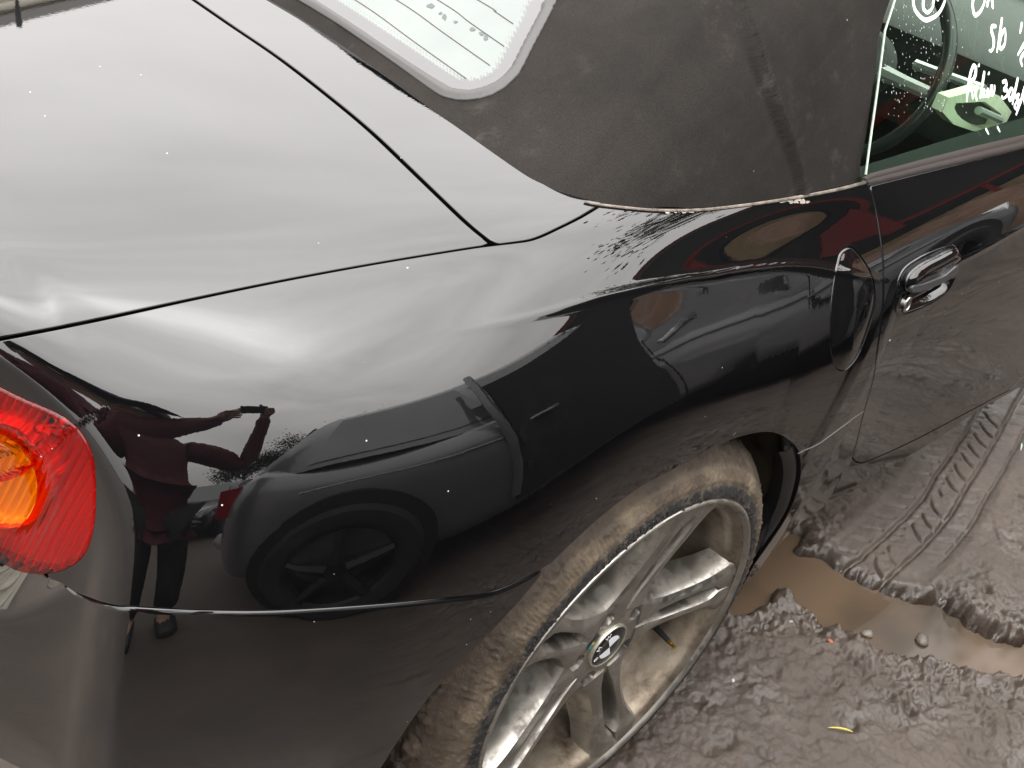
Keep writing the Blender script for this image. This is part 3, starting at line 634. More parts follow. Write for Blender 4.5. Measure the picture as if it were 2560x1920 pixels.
def rear_glass_material():
    mt = material('misted_rear_glass', (0.3, 0.34, 0.32), 0.6, coat=1.0, coat_rough=0.0, coat_ior=1.55, spec=0.2); t = NT(mt)
    v = t.coords(); a = t.n('ShaderNodeAttribute'); a.attribute_name = 'edge'
    d = a.outputs['Fac']
    # printed dot screen that fades out from the black border
    vo = t.voro(t.coords(rot=(0.0, 0.0, 0.62)), 300, rand=0.0)
    size = t.rng(d, 0.016, 0.027, 0.75, 0.10)
    dots = t.math('LESS_THAN', vo.outputs['Distance'], size)
    blk = t.math('MAXIMUM', t.math('LESS_THAN', d, 0.017), t.math('MULTIPLY', dots, t.math('LESS_THAN', d, 0.026)))
    mist = t.mix(t.rng(t.noise(v, 5, 4, 0.6), 0.35, 0.7, 0, 1), (0.075, 0.092, 0.085), (0.105, 0.125, 0.115))
    t.l(t.mix(blk, mist, (0.035, 0.035, 0.035)), t.b.inputs['Base Color'])
    return mt
M['rear_glass'] = rear_glass_material()
M['seal'] = material('grey_weathered_rubber', (0.036, 0.035, 0.034), 0.6, spec=0.6)
M['strip'] = material('weathered_window_strip', (0.12, 0.105, 0.10), 0.38, spec=0.5)
M['white_ink'] = material('white_paint_pen', (0.86, 0.90, 0.84), 0.5)
M['chrome'] = material('satin_metal', (0.62, 0.60, 0.57), 0.22, 1.0)
M['line'] = material('brown_heater_wire', (0.10, 0.075, 0.06), 0.5)

# ------------------------------------------------------------------ soft top
edge_px = [(700, 18), (845, 112), (989, 213), (1180, 350), (1338, 457), (1425, 492), (1506, 512), (1627, 524), (1743, 524), (1859, 512), (1974, 495), (2090, 472), (2155, 454)]
low = [body.pos(*body.find(*p))[0] for p in edge_px]
c0 = low[0].copy(); low = [np.array([c0[0] + .012, 0.0, c0[2] + .006])] + low
low.append(low[-1] + np.array([.16, -.004, -.004]))
low = [p + np.array([0, 0, .002]) for p in low]
high = np.array([(.45, 0, 1.25), (.45, -.12, 1.25), (.45, -.27, 1.245), (.46, -.40, 1.235), (.47, -.49, 1.222), (.49, -.54, 1.212), (.51, -.56, 1.204), (.54, -.572, 1.198), (.58, -.580, 1.192), (.63, -.585, 1.186), (.68, -.588, 1.18), (.73, -.59, 1.176), (.79, -.592, 1.172), (.82, -.593, 1.17), (.97, -.595, 1.165)])
G = np.zeros((15, 4, 3))
bul = np.array([-.014, -.014, -.013, -.010, .0, .022, .026, .028, .028, .026, .022, .018, .014, .012, .010])
for i in range(15):
    a, b = np.array(low[i]), high[i]
    out_ = np.array([-.55, 0, .8]) if i < 4 else (np.array([-.4, -.5, .6]) if i < 7 else np.array([0, -.85, .5]))
    for j, s_ in enumerate((0, .33, .67, 1.0)):
        G[i, j] = a * (1 - s_) + b * s_ + out_ * bul[i] * 4 * s_ * (1 - s_)
    if i < 8: G[i, 0] = G[i, 0] - (G[i, 1] - G[i, 0]) / np.linalg.norm(G[i, 1] - G[i, 0]) * .016 - np.array([0, 0, .006])
top_s = Loft(G)
c_win_o = None
def top_closed(pts, close_s):
    pq = dense(np.array(pts, float), False, 4); uv = top_s.uv(pq); a, b = uv[0], uv[-1]
    seq = [np.array([-.02, a[1]]), np.array([a[0] * .5, a[1]])] + list(uv) + [np.array([b[0] * .98 - .02, (b[1] + close_s) / 2]), np.array([b[0] * .93, close_s - .12]), np.array([b[0] * .80, close_s]), np.array([b[0] * .4, close_s]), np.array([-.02, close_s])]
    return Curve(top_s, dense(np.array(seq), False, 6))
c_wo = top_closed([(747, 0), (845, 60), (989, 159), (1091, 231), (1127, 246), (1170, 250), (1224, 239), (1264, 215), (1297, 181), (1333, 112), (1373, 36), (1391, 0)], 2.55)
c_wi = top_closed([(783, 0), (917, 87), (1062, 184), (1109, 213), (1134, 224), (1181, 227), (1235, 210), (1275, 177), (1315, 101), (1369, 0)], 2.45)
c_pil = Curve(top_s, dense(top_s.uv([(2225, 0), (2200, 78), (2190, 157), (2179, 241), (2166, 332), (2151, 440)]), False, 6, 2.0, .4))
c_fold = Curve(top_s, dense(top_s.uv([(1850, 0), (1888, 116), (1934, 243), (1969, 336), (1995, 417), (2006, 480)]), False, 6, 1.5, .1))
WREF = (1150, 100)
_u, _v = top_s.find(1750, 300); FS = float(np.sign(c_fold.sd(np.array([[_u]]), np.array([[_v]]), top_s.pos(_u, _v).reshape(1, 1, 3))[0][0, 0]))
def fold(U, V, X, F):
    d, _ = c_fold.sd(U, V, X); a = np.abs(d); wv = .8 + .2 * fbm(U * 6, V * 6, 2, 3)
    n = fbm(U * 2.2, V * 2.2, 3, 5) * .0016 * sstep(5.5, 8, U)
    return wv * (.0048 * np.exp(-(d / .0045) ** 2) - .0034 * np.exp(-((d * FS - .0105) / .0055) ** 2) + .0022 * (1 - sstep(.0, .05, -d * FS)) * (d * FS < 0)) + n * .45
f_wo = keep(c_wo, WREF)
soft_top = panel('soft_top', top_s, (0.0, 14.0), (0.0, 3.0), .0060, both(lambda U, V, X: -f_wo(U, V, X), keep(c_pil, (1700, 200))), M['fabric'], roadster, hem=.0015, creases=False, disp=fold, mirror=True)
mb = MB()
us = np.linspace(0, 14, 15)
R = np.zeros((12, 9, 3))
for i, f in enumerate(np.linspace(0, 1, 12)):
    for j, w_ in enumerate(np.linspace(-1, 1, 9)):
        R[i, j] = (.44 + f * .72, .588 * w_, 1.258 - .062 * abs(w_) ** 2.6 - .10 * max(0, f - .45) ** 2 * 2.2 - .04 * (1 - f) ** 6 * abs(w_) ** 2 * 0)
mb.grid(R, 0, True)
roof = mb.obj('roof_panel', M['fabric'], roadster)
# rear window with its raised rubber frame, printed border and heater wires
rw = panel('rear_window', top_s, (0.0, 7.0), (0.0, 2.9), .0050, keep(c_wi, WREF, -.003), M['rear_glass'], roadster, hem=.001, creases=False, disp=lambda U, V, X, F: F * 0 + .0015, mirror=True, attr='edge')
f_wi = keep(c_wi, WREF)
panel('window_seal', top_s, (0.0, 7.5), (0.0, 2.95), .0035, both(f_wo, lambda U, V, X: -f_wi(U, V, X)), M['seal'], rw, hem=.002, creases=False,
      disp=lambda U, V, X, F: .0008 + .0042 * np.sin(np.pi * np.clip(f_wo(U, V, X) / np.maximum(f_wo(U, V, X) - f_wi(U, V, X), 1e-4), 0.03, .97)) ** .6, mirror=True)
for ln in [[(886, 0), (1026, 99), (1167, 199)], [(989, 0), (1108, 83), (1226, 166)], [(1092, 0), (1176, 59), (1261, 118)], [(1192, 0), (1238, 31), (1284, 62)]]:
    uv = top_s.uv(ln); uv = np.concatenate([[[0.0, uv[0][1] + (uv[0][1] - uv[-1][1]) * .1]], uv]); dn = dense(uv, False, 8)
    P_ = top_s.pos(dn[:, 0], dn[:, 1]); nn = np.array([-.55, -.1, .8]); nn /= np.linalg.norm(nn)
    b_ = MB(); b_.tube([tuple(p + nn * .0022) for p in P_], .0004, 5); b_.obj('heater_wire', M['line'], rw)
# old sticker residue on the glass
mt = material('sticker_residue', (0.045, 0.06, 0.058), 0.5)
b_ = MB()
for (cx, cy, w_, h_) in [(1078, 17, 12, 7), (1102, 36, 5, 4), (1112, 44, 6, 9), (1140, 57, 6, 4), (1182, 76, 8, 5), (1205, 86, 7, 5), (1216, 97, 6, 8)]:
    k = 9; ring = []
    for a in range(k):
        rr = 0.7 + 0.5 * random.random(); p = top_s.pos(*top_s.find(cx + w_ * rr * math.cos(a * 2 * math.pi / k), cy + h_ * rr * math.sin(a * 2 * math.pi / k)))[0]
        ring.append(p + nn * .0019)
    b_.add(ring, [tuple(reversed(range(k)))])
b_.obj('sticker_residue', mt, rw, smooth=False)

# ------------------------------------------------------------------ door glass, strip, handle
GP0 = on_plane(2159, 437, (0, -.782, 0), np.array([0, 1.0, 0]))
_fw = on_plane(2560, 334, (0, -.800, 0), np.array([0, 1.0, 0])) - GP0
_up = np.array([.12, .100, .178])
GN = np.cross(_up, _fw); GN /= np.linalg.norm(GN)
if np.dot(GN, CAM - GP0) < 0: GN = -GN
def on_glass(px, py, lift=0.0): return on_plane(px, py, GP0 + GN * lift, GN)
gpts = [(2145, 452), (2159, 437), (2173, 332), (2186, 241), (2197, 157), (2207, 78), (2232, 0)]
G3 = [on_glass(*p) for p in gpts]
tip = G3[-1] + (G3[-1] - G3[-2]) * .9; bl = on_glass(2560, 345); end = bl + (bl - G3[0]) * .5
poly = [tuple(p) for p in G3] + [tuple(tip), tuple(tip + np.array([.62, 0.02, .0])), tuple(end)]
sg = mesh_obj('side_window', poly + [tuple(np.array(p) - GN * .004) for p in poly], [tuple(range(len(poly)))] + [tuple(reversed(range(len(poly), 2 * len(poly))))] + [(i, i + len(poly), (i + 1) % len(poly) + len(poly), (i + 1) % len(poly)) for i in range(len(poly))], M['side_glass'], roadster, smooth=False)
mt = material('green_glass_edge', (0.30, 0.36, 0.30), 0.25)
b_ = MB(); b_.tube([tuple(p + GN * .003) for p in G3[1:]] + [tuple(tip)], .0016, 6); b_.obj('window_edge', mt, sg)
# handwriting in white paint pen, on the glass
INK = [[(2285, -18), (2283, 5), (2288, 25), (2299, 40), (2313, 50), (2326, 47), (2343, 37), (2356, 18), (2364, -8), (2358, -30)],
       [(2309, -10), (2308, 8), (2309, 22), (2318, 31), (2328, 24), (2334, 11)],
       [(2332, 11), (2336, -6)], [(2343, 2), (2347, -12)],
       [(2437, -12), (2432, 6), (2433, 25), (2438, 38), (2450, 30), (2460, 10), (2464, -12)], [(2467, 18), (2472, -8)], [(2470, 2), (2478, -10), (2482, 20), (2481, -12)],
       [(2490, 66), (2481, 66), (2479, 78), (2484, 96), (2484, 116), (2478, 128), (2473, 125)], [(2505, 44), (2498, 95), (2492, 132)],
       [(2513, 72), (2504, 86), (2499, 108), (2502, 122), (2511, 112), (2514, 90), (2513, 72)],
       [(2555, 56), (2550, 84)], [(2568, 98), (2556, 118), (2544, 138)], [(2562, 130), (2552, 148), (2556, 166)],
       [(2434, 162), (2426, 186), (2420, 222), (2417, 255)], [(2434, 162), (2440, 172), (2436, 195), (2424, 210), (2430, 228), (2432, 248)], [(2446, 162), (2448, 166)],
       [(2444, 214), (2439, 234), (2442, 252)], [(2461, 178), (2456, 210), (2450, 246)], [(2462, 224), (2456, 240), (2466, 240)], [(2471, 182), (2473, 186)],
       [(2470, 220), (2468, 240), (2476, 232), (2479, 214), (2480, 238), (2486, 226), (2486, 212)],
       [(2506, 206), (2514, 203), (2516, 214), (2510, 225), (2518, 226), (2518, 238), (2508, 246), (2504, 240)], [(2528, 220), (2522, 236), (2525, 250), (2531, 240), (2532, 224), (2528, 220)],
       [(2545, 194), (2538, 226), (2531, 262)], [(2548, 236), (2541, 243), (2547, 254), (2543, 272), (2536, 266), (2546, 248)], [(2562, 216), (2553, 250), (2540, 288)], [(2560, 240), (2562, 262)],
       [(2464, 321), (2472, 336)], [(2493, 316), (2500, 330)]]
for st in INK:
    dn = dense(np.array(st, float), False, 6); pts = [tuple(on_glass(p[0], p[1], .0003)) for p in dn]
    thin = st[0] in ((2464, 321), (2493, 316))
    n = len(pts); rr = [(.0016 if thin else .0028) * (0.7 + 0.45 * math.sin(math.pi * min(1, i / max(1, n - 1) + .15))) for i in range(n)]
    b_ = MB(); b_.tube(pts, rr, 6); o = b_.obj('handwriting', M['white_ink'], sg)
    v = np.array([x.co[:] for x in o.data.vertices]); d = (v - (GP0 + GN * .0003)) @ GN; v = v - GN[None] * (d * .8)[:, None]
    o.data.vertices.foreach_set('co', v.astype(np.float32).ravel())
# rain drops drying on the glass
mt = material('water_drops', (0.30, 0.33, 0.31), 0.1)
b_ = MB(); rg = random.Random(3)
for k in range(300):
    x = rg.uniform(2195, 2420); y = rg.uniform(10, 300)
    if abs(x - 2300) > 110 * rg.random() + 30: continue
    if x < 2225 - y * .15: continue
    c = on_glass(x, y, .0004); r = rg.uniform(.00035, .0008); e1 = _fw / np.linalg.norm(_fw); e2 = np.cross(GN, e1); e2 /= np.linalg.norm(e2)
    st = rg.uniform(1, 2.6)
    ring = [tuple(c + e1 * r * math.cos(a) + e2 * r * st * math.sin(a)) for a in np.linspace(0, 2 * math.pi, 7)[:-1]]
    b_.add(ring + [tuple(c + GN * r * .6)], [(i, (i + 1) % 6, 6) for i in range(6)])
b_.obj('rain_drops', mt, sg, kind='stuff')
# weather strip between door and glass
A = [np.array(on_glass(*p, .003)) for p in [(2150, 447), (2171, 436), (2292, 403), (2420, 370), (2560, 337), (2640, 318)]]
Bq = [body.pos(*body.find(*p))[0] for p in [(2168, 462), (2180, 463), (2300, 433), (2430, 402), (2558, 371), (2640, 352)]]
prof = []
for a, b in zip(A, Bq):
    n = np.array([0, -.55, .83]); row = []
    for s_, h in ((0, -.002), (.04, .003), (.30, .0055), (.50, .005), (.56, .0025), (.62, .0035), (.9, .004), (.97, .001), (1.0, -.004)):
        row.append(a * (1 - s_) + b * s_ + n * h)
    prof.append(row)
mb = MB(); mb.grid(np.array(prof)); mb.obj('window_strip', M['strip'], roadster, auto=50)
# door handle
gc = [body.find(*p) for p in [(2318, 700)]][0]
hc = body.pos(*gc)[0]
hd = panel('door_handle', body, (NUu * .55, NUu * .86), (NVv * .35, NVv * .8), .0022, keep(c_grip, (2310, 710), .0010), M['paint'], roadster, hem=.0022, depth=.03, creases=False,
      disp=lambda U, V, X, F: .0015 - .020 * sstep(.004, .022, F) * sstep(.52, .40, np.clip(((X[..., 2] - (hc[2] - .02)) / .06 + .5), 0, 1)))
lev = px_curve(body, [(2256, 716), (2263, 686), (2290, 662), (2330, 641), (2376, 620), (2388, 634), (2384, 652), (2340, 680), (2300, 700), (2268, 720)], closed=True, n=6)
panel('grip', body, (NUu * .55, NUu * .86), (NVv * .35, NVv * .8), .0020, keep(lev, (2320, 665)), M['paint'], hd, hem=.003, depth=.012, creases=False,
      disp=lambda U, V, X, F: .007 + .007 * (1 - np.exp(-np.maximum(F, 0) / .008)))
bar = px_curve(body, [(2260, 712), (2262, 722), (2290, 716), (2340, 696), (2374, 672), (2372, 664), (2335, 684), (2290, 704)], closed=True, n=6)
panel('pull_bar', body, (NUu * .55, NUu * .86), (NVv * .35, NVv * .8), .0020, keep(bar, (2310, 703)), material('bar_plastic', (.035, .036, .038), .3), hd, hem=.002, depth=.01, creases=False, disp=lambda U, V, X, F: F * 0 + .013)
lu, lv_ = body.find(2262, 758); lp = body.pos(lu, lv_)[0]
e1 = body.pos(lu + .05, lv_)[0] - lp; e1 /= np.linalg.norm(e1); e2 = body.pos(lu, lv_ + .05)[0] - lp; e2 -= e1 * (e1 @ e2); e2 /= np.linalg.norm(e2); ln_ = np.cross(e2, e1)
def disc_pts(c, r, n=24): return [tuple(c + e1 * r * math.cos(a) + e2 * r * math.sin(a)) for a in np.linspace(0, 2 * math.pi, n + 1)[:-1]]
b_ = MB(); n = 24; rings = [(.0108, .001), (.0108, .0045), (.0098, .0055), (.0086, .0050), (.0080, .0042), (.0001, .0042)]
vv = []
for (r, h) in rings: vv += disc_pts(lp + ln_ * h, r, n)
b_.add(vv, [(k * n + i, k * n + (i + 1) % n, (k + 1) * n + (i + 1) % n, (k + 1) * n + i) for k in range(5) for i in range(n)])
lock = b_.obj('lock', M['chrome'], hd)
b_ = MB(); p_ = lp + ln_ * .0046
b_.add([tuple(p_ + e1 * a * .0012 + e2 * b * .0045) for a, b in ((-1, -1), (1, -1), (1, 1), (-1, 1))], [(0, 1, 2, 3)]); b_.obj('keyhole', M['dark_inner'], lock, smooth=False)
# bright film edge ahead of the wheel arch
dn = dense(body.uv([(1994, 1134), (2036, 1115), (2082, 1084), (2120, 1056), (2157, 1029)]), False, 6)
b_ = MB(); b_.tube([tuple(p + np.array([0, -.0004, .0002])) for p in body.pos(dn[:, 0], dn[:, 1])], .0008, 6); b_.obj('film_edge', material('clear_film_edge', (.10, .10, .10), .25), roadster)
# chipped paint and grime along the soft top
mt = mud_dirt('flaked_lacquer', (0.34, 0.31, 0.27), (0.15, 0.13, 0.11), 0.8, 90)
b_ = MB(); rg = random.Random(5)
def flake(cx, cy, r):
    k = 8; ring = []
    for a in range(k):
        rr = r * rg.uniform(.4, 1.3); p = body.pos(*body.find(cx + 1.6 * rr * math.cos(a * 2 * math.pi / k), cy + .7 * rr * math.sin(a * 2 * math.pi / k)))[0]
        ring.append(p + np.array([0, -.0006, .0010]))
    b_.add(ring, [tuple(reversed(range(k)))])
for k in range(14): x = rg.uniform(1665, 1730); flake(x, 527 + rg.uniform(-1, 6), rg.uniform(2, 6))
for k in range(20): x = rg.uniform(1940, 2020); flake(x, 502 + rg.uniform(-2, 14) * (1 - abs(x - 1985) / 50), rg.uniform(2, 6))
for k in range(26): x = rg.uniform(1740, 2150); flake(x, np.interp(x, [1740, 1859, 1974, 2090, 2165], [526, 515, 498, 475, 458]) + rg.uniform(-1, 3), rg.uniform(1.5, 4))
b_.obj('flaked_lacquer', mt, roadster, smooth=False, kind='stuff')
dn = dense(body.uv([(1460, 506), (1506, 514), (1627, 526), (1743, 526), (1859, 514), (1974, 497), (2090, 475), (2160, 457)]), False, 8)
b_ = MB(); b_.tube([tuple(p + np.array([0, -.001, .001])) for p in body.pos(dn[:, 0], dn[:, 1])], [.0012 + .0012 * (i / len(dn)) for i in range(len(dn))], 7); b_.obj('edge_trim', mud_dirt('grimy_trim', (0.20, 0.17, 0.14), (0.05, 0.045, 0.04), 0.7, 60), roadster)
# ------------------------------------------------------------------ tail lamp
def lens_material(name, tint, glossy_ior=1.5):
    mt = bpy.data.materials.new(name); mt.use_nodes = True; n = mt.node_tree; n.nodes.clear()
    tr = n.nodes.new('ShaderNodeBsdfTransparent'); tr.inputs[0].default_value = (*tint, 1)
    gl = n.nodes.new('ShaderNodeBsdfGlossy'); gl.inputs['Roughness'].default_value = 0.015
    fr = n.nodes.new('ShaderNodeFresnel'); fr.inputs['IOR'].default_value = glossy_ior
    mx = n.nodes.new('ShaderNodeMixShader'); o = n.nodes.new('ShaderNodeOutputMaterial')
    ge = n.nodes.new('ShaderNodeNewGeometry'); sb = n.nodes.new('ShaderNodeMath'); sb.operation = 'SUBTRACT'; sb.use_clamp = True; n.links.new(fr.outputs[0], sb.inputs[0]); n.links.new(ge.outputs['Backfacing'], sb.inputs[1]); n.links.new(sb.outputs[0], mx.inputs[0]); n.links.new(tr.outputs[0], mx.inputs[1]); n.links.new(gl.outputs[0], mx.inputs[2]); n.links.new(mx.outputs[0], o.inputs[0])
    return mt
lamp = tag(empty('tail_light', (0, 0, 0)), 'red lens with round amber indicator'); lamp.parent = roadster
LREF = (60, 1360)
f_lamp = keep(c_lamp, LREF, .0016)
c_ind = px_curve(body, [(98, 1208), (88, 1167), (61, 1122), (20, 1085), (0, 1080), (-40, 1085), (-75, 1120), (-95, 1180), (-92, 1240), (-65, 1298), (-25, 1325), (16, 1327), (45, 1321), (74, 1298), (92, 1261), (98, 1230)], closed=True)
f_ind = keep(c_ind, (10, 1205))
dome = lambda F: .002 + .010 * (1 - np.exp(-np.maximum(F, 0) / .022))
def ribcoord(U, V, X):
    q = proj_px(X); x, y = q[..., 0], q[..., 1]
    return (x + .00055 * (y - 1000) ** 2 * .35 + .42 * (y - 1000)) / 24.0
def lens_disp(U, V, X, F):
    r = ribcoord(U, V, X)
    return dome(F) + .0004 * np.cos(r * 2 * np.pi) * sstep(0, .006, F)
M['red_lens'] = lens_material('red_lens', (0.93, 0.060, 0.036))
M['amber_lens'] = lens_material('amber_lens', (1.0, 0.50, 0.035))
M['reflector'] = material('lamp_reflector', (0.66, 0.65, 0.64), 0.4, 0.3)
M['amber_refl'] = material('amber_reflector', (0.80, 0.72, 0.6), 0.5)
panel('lens', body, (0.0, NUu * .4), (NVv * .25, NVv * .8), .0022, both(f_lamp, lambda U, V, X: -f_ind(U, V, X) - .0004), M['red_lens'], lamp, hem=.003, depth=.016, creases=False, disp=lens_disp)
panel('indicator', body, (0.0, NUu * .4), (NVv * .25, NVv * .8), .0016, f_ind, M['amber_lens'], lamp, hem=.001, depth=.010, creases=False,
      disp=lambda U, V, X, F: dome(f_lamp(U, V, X)) + .003 * (1 - np.exp(-np.maximum(F, 0) / .012)) + .0005 * np.abs(np.cos(ribcoord(U, V, X) * np.pi * 1.02)))
def refl_disp(U, V, X, F):
    r = ribcoord(U, V, X); saw = r - np.floor(r)
    cup = .5 + .5 * np.cos((proj_px(X)[..., 1] - 1190) / 46.0)
    fi = f_ind(U, V, X)
    deep = -.012 - .013 * (.5 - .5 * np.cos(2 * np.pi * r)) ** .7 - .005 * cup
    return np.where(fi > 0, -.016 - .004 * np.abs(np.cos(r * np.pi * 1.02)), np.where(fi > -.004, -.008, deep))
panel('reflector', body, (0.0, NUu * .4), (NVv * .25, NVv * .8), .0018, keep(c_lamp, LREF, -.012), M['reflector'], lamp, hem=0, creases=False, disp=refl_disp)
# black seat of the lamp
panel('lamp_seat', body, (0.0, NUu * .4), (NVv * .25, NVv * .82), .006, keep(c_lamp, LREF, -.014), M['gloss_black'], lamp, hem=0, creases=False, disp=lambda U, V, X, F: F * 0 - .055)

# ------------------------------------------------------------------ wheel
WZ = .318
wheel = empty('wheel', (0, 0, 0)); wheel.parent = roadster; wheel.location = (0.0, 0.0, WZ)
def alloy_material():
    mt = material('silver_alloy', (0.52, 0.48, 0.41), 0.34, 0.85, spec=0.5); t = NT(mt); v = t.coords()
    n = t.noise(v, 22, 5, 0.7); fine = t.noise(v, 140, 4, 0.7)
    dirt = t.math('MULTIPLY', t.rng(n, 0.46, 0.68, 0, 1), t.rng(fine, 0.35, 0.6, 0.3, 1))
    t.l(t.mix(dirt, (0.33, 0.315, 0.285), (0.09, 0.073, 0.053)), t.b.inputs['Base Color'])
    t.set('Metallic', t.rng(dirt, 0, 1, 0.92, 0.1)); t.set('Roughness', t.rng(dirt, 0, 1, 0.30, 0.8))
    t.bump(fine, 0.08, 0.001); return mt
M['alloy'] = alloy_material()
def barrel_material():
    mt = material('dusty_barrel', (0.42, 0.37, 0.29), 0.46, 0.75); t = NT(mt); v = t.coords()
    n = t.noise(v, 16, 5, 0.7)
    t.l(t.ramp(n, [(0.32, (0.06, 0.042, 0.028)), (0.50, (0.20, 0.165, 0.125)), (0.75, (0.34, 0.305, 0.25))]), t.b.inputs['Base Color'])
    t.bump(t.noise(v, 110, 4, 0.7), 0.15, 0.001); return mt
M['barrel'] = barrel_material()
def tyre_material():
    mt = material('muddy_tyre', (0.03, 0.028, 0.026), 0.75, spec=0.3); t = NT(mt)
    c = t.n('ShaderNodeTexCoord'); sp = t.n('ShaderNodeSeparateXYZ'); t.l(c.outputs['Object'], sp.inputs[0])
    r = t.math('SQRT', t.math('ADD', t.math('MULTIPLY', sp.outputs['X'], sp.outputs['X']), t.math('MULTIPLY', sp.outputs['Z'], sp.outputs['Z'])))
    v = t.coords(); n1 = t.noise(v, 20, 6, 0.7); n2 = t.noise(v, 75, 5, 0.75); n3 = t.noise(v, 300, 3, 0.7)
    rr = t.math('ADD', r, t.math('MULTIPLY', t.math('SUBTRACT', n2, 0.5), 0.010))
    # rubber shows in the band next to the rim, dry mud cakes the shoulder
    band = t.rng(rr, 0.2640, 0.2700, 0, 1)
    dry = t.ramp(n1, [(0.30, (0.050, 0.038, 0.027)), (0.50, (0.098, 0.076, 0.054)), (0.68, (0.17, 0.135, 0.095))])
    dry = t.mix(t.rng(rr, 0.2870, 0.2930, 0, 0.75), dry, t.ramp(n1, [(0.3, (0.030, 0.023, 0.018)), (0.62, (0.066, 0.050, 0.038))]))
    rub = t.mix(t.rng(n2, 0.50, 0.66, 0, 0.75), (0.022, 0.0215, 0.022), (0.12, 0.097, 0.07))
    edge = t.rng(rr, 0.2480, 0.2500, 1, 0)
    rub = t.mix(edge, rub, t.mix(t.rng(n2, 0.35, 0.6, 0, 1), (0.12, 0.10, 0.07), (0.24, 0.205, 0.15)))
    t.l(t.mix(band, rub, dry), t.b.inputs['Base Color'])
    t.set('Roughness', t.rng(n1, 0.35, 0.6, 0.45, 0.85))
    t.bump(t.math('ADD', n2, t.math('MULTIPLY', n3, 0.5)), 0.55, 0.003); return mt
M['tyre'] = tyre_material()
# tyre: lathe with relief
prof = [(.2440, -.8690), (.2475, -.8725), (.2520, -.8738), (.2560, -.8738), (.2610, -.8728), (.2660, -.8712), (.2700, -.8696), (.2730, -.8684), (.2790, -.8655), (.2850, -.8618), (.2880, -.8596),
        (.2930, -.8555), (.2980, -.8508), (.3030, -.8455), (.3070, -.8400), (.3105, -.8335), (.3135, -.8260), (.3155, -.8170), (.3168, -.8080), (.3174, -.8000), (.3178, -.7920), (.3180, -.7800), (.3180, -.7650), (.3175, -.7200), (.3160, -.6700), (.3080, -.6420), (.2800, -.6250), (.2440, -.6350)]
prof = np.array(prof); s_ = np.concatenate([[0], np.cumsum(np.linalg.norm(np.diff(prof, axis=0), axis=1))])
NP = 150; ss = np.linspace(0, s_[-1], NP); rp = np.interp(ss, s_, prof[:, 0]); yp = np.interp(ss, s_, prof[:, 1])
dr = np.gradient(rp); dy = np.gradient(yp); ln = np.hypot(dr, dy); nr = dy / ln; ny = -dr / ln   # outward
NA = 900; an = np.linspace(0, 2 * np.pi, NA, endpoint=False)
A_, S_ = np.meshgrid(an, ss, indexing='ij'); RR = rp[None, :] + 0 * A_; YY = yp[None, :] + 0 * A_
adeg = A_ * 180 / np.pi
h = np.zeros_like(A_)
h += .0016 * sstep(.2705, .2712, RR) * (1 - sstep(.2865, .2885, RR)) * (YY < -.83)                        # raised decorative band
rib = (0.5 + 0.5 * np.sign(np.sin(A_ * 300)))
bandmask = (RR > .2735) & (RR < .2850) & (YY < -.85) & (((adeg > 84) & (adeg < 143)) | ((adeg > 20) & (adeg < 50)))
h -= .0010 * rib * bandmask
h += .0008 * (np.abs(RR - .2665) < .0010) * (YY < -.83)
tread = sstep(.3085, .3120, RR) * (YY > -.835)
per = 2 * np.pi / 62
slot = np.abs(((A_ + (YY + .86) * 2.2) / per) % 1 - .5)
h -= .0050 * tread * (1 - sstep(.05, .09, slot)) * (fbm(A_ * 6, S_ * 9, 2, 77) > -.25) * (YY < -.77) * (YY > -.832)
for g in (-.785, -.745, -.705): h -= .007 * (np.abs(YY - g) < .0045)
h -= .004 * (1 - sstep(.05, .10, np.abs(((A_ - (YY + .8) * 3) / per) % 1 - .5))) * (YY > -.775) * (YY < -.65)
mudn = fbm(A_ * 12 + 3, S_ * 45, 5, 11); wetlow = sstep(112, 150, adeg) * (1 - sstep(225, 250, adeg))
h += tread * (.0022 + .010 * wetlow) * np.maximum(0, mudn * 1.6 + .25 * wetlow)
h += .0011 * fbm(A_ * 40, S_ * 140, 4, 3) * sstep(.262, .275, RR) + .0007 * fbm(A_ * 120, S_ * 420, 3, 8) * (YY < -.82)
clod = np.maximum(0, fbm(A_ * 60, S_ * 200, 3, 21) - .28); h += .006 * clod * (RR > .2465) * (RR < .300) * (YY < -.82)
Rf = RR + nr[None] * h; Yf = YY + ny[None] * h
TX = np.stack([Rf * np.cos(A_), Yf, Rf * np.sin(A_)], -1)
idx = np.arange(NA * NP).reshape(NA, NP); i2 = np.roll(idx, -1, axis=0)
q = np.stack([idx[:, :-1], idx[:, 1:], i2[:, 1:], i2[:, :-1]], -1).reshape(-1, 4)[:, ::-1]
tyre = mesh_obj('tyre', TX.reshape(-1, 3), q, M['tyre'], wheel)
# moulded lettering on the side wall
def ring_text(body_txt, ang0, r0, size, name, squeeze=1.0):
    cu = bpy.data.curves.new(name, 'FONT'); cu.body = body_txt; cu.size = size; cu.extrude = .0009; cu.space_character = 1.12
    ob = bpy.data.objects.new(name, cu); dg = bpy.context.evaluated_depsgraph_get()
    col.objects.link(ob); bpy.context.view_layer.update(); dg = bpy.context.evaluated_depsgraph_get()
    me = bpy.data.meshes.new_from_object(ob.evaluated_get(dg)); bpy.data.objects.remove(ob); bpy.data.curves.remove(cu)
    for v in me.vertices:
        a = ang0 - v.co.x * squeeze / r0; r = r0 + v.co.y
        yb = np.interp(r, prof[:13, 0], prof[:13, 1]) - .0004 - v.co.z
        v.co = (r * math.cos(a), yb, r * math.sin(a))
    me.materials.append(M['tyre']); o = bpy.data.objects.new(name, me); link(o, wheel); return o
ring_text('Continental', D2R(152), .2545, .0155, 'tyre_lettering')
ring_text('ContiSportContact', D2R(117), .2550, .0135, 'tyre_lettering')
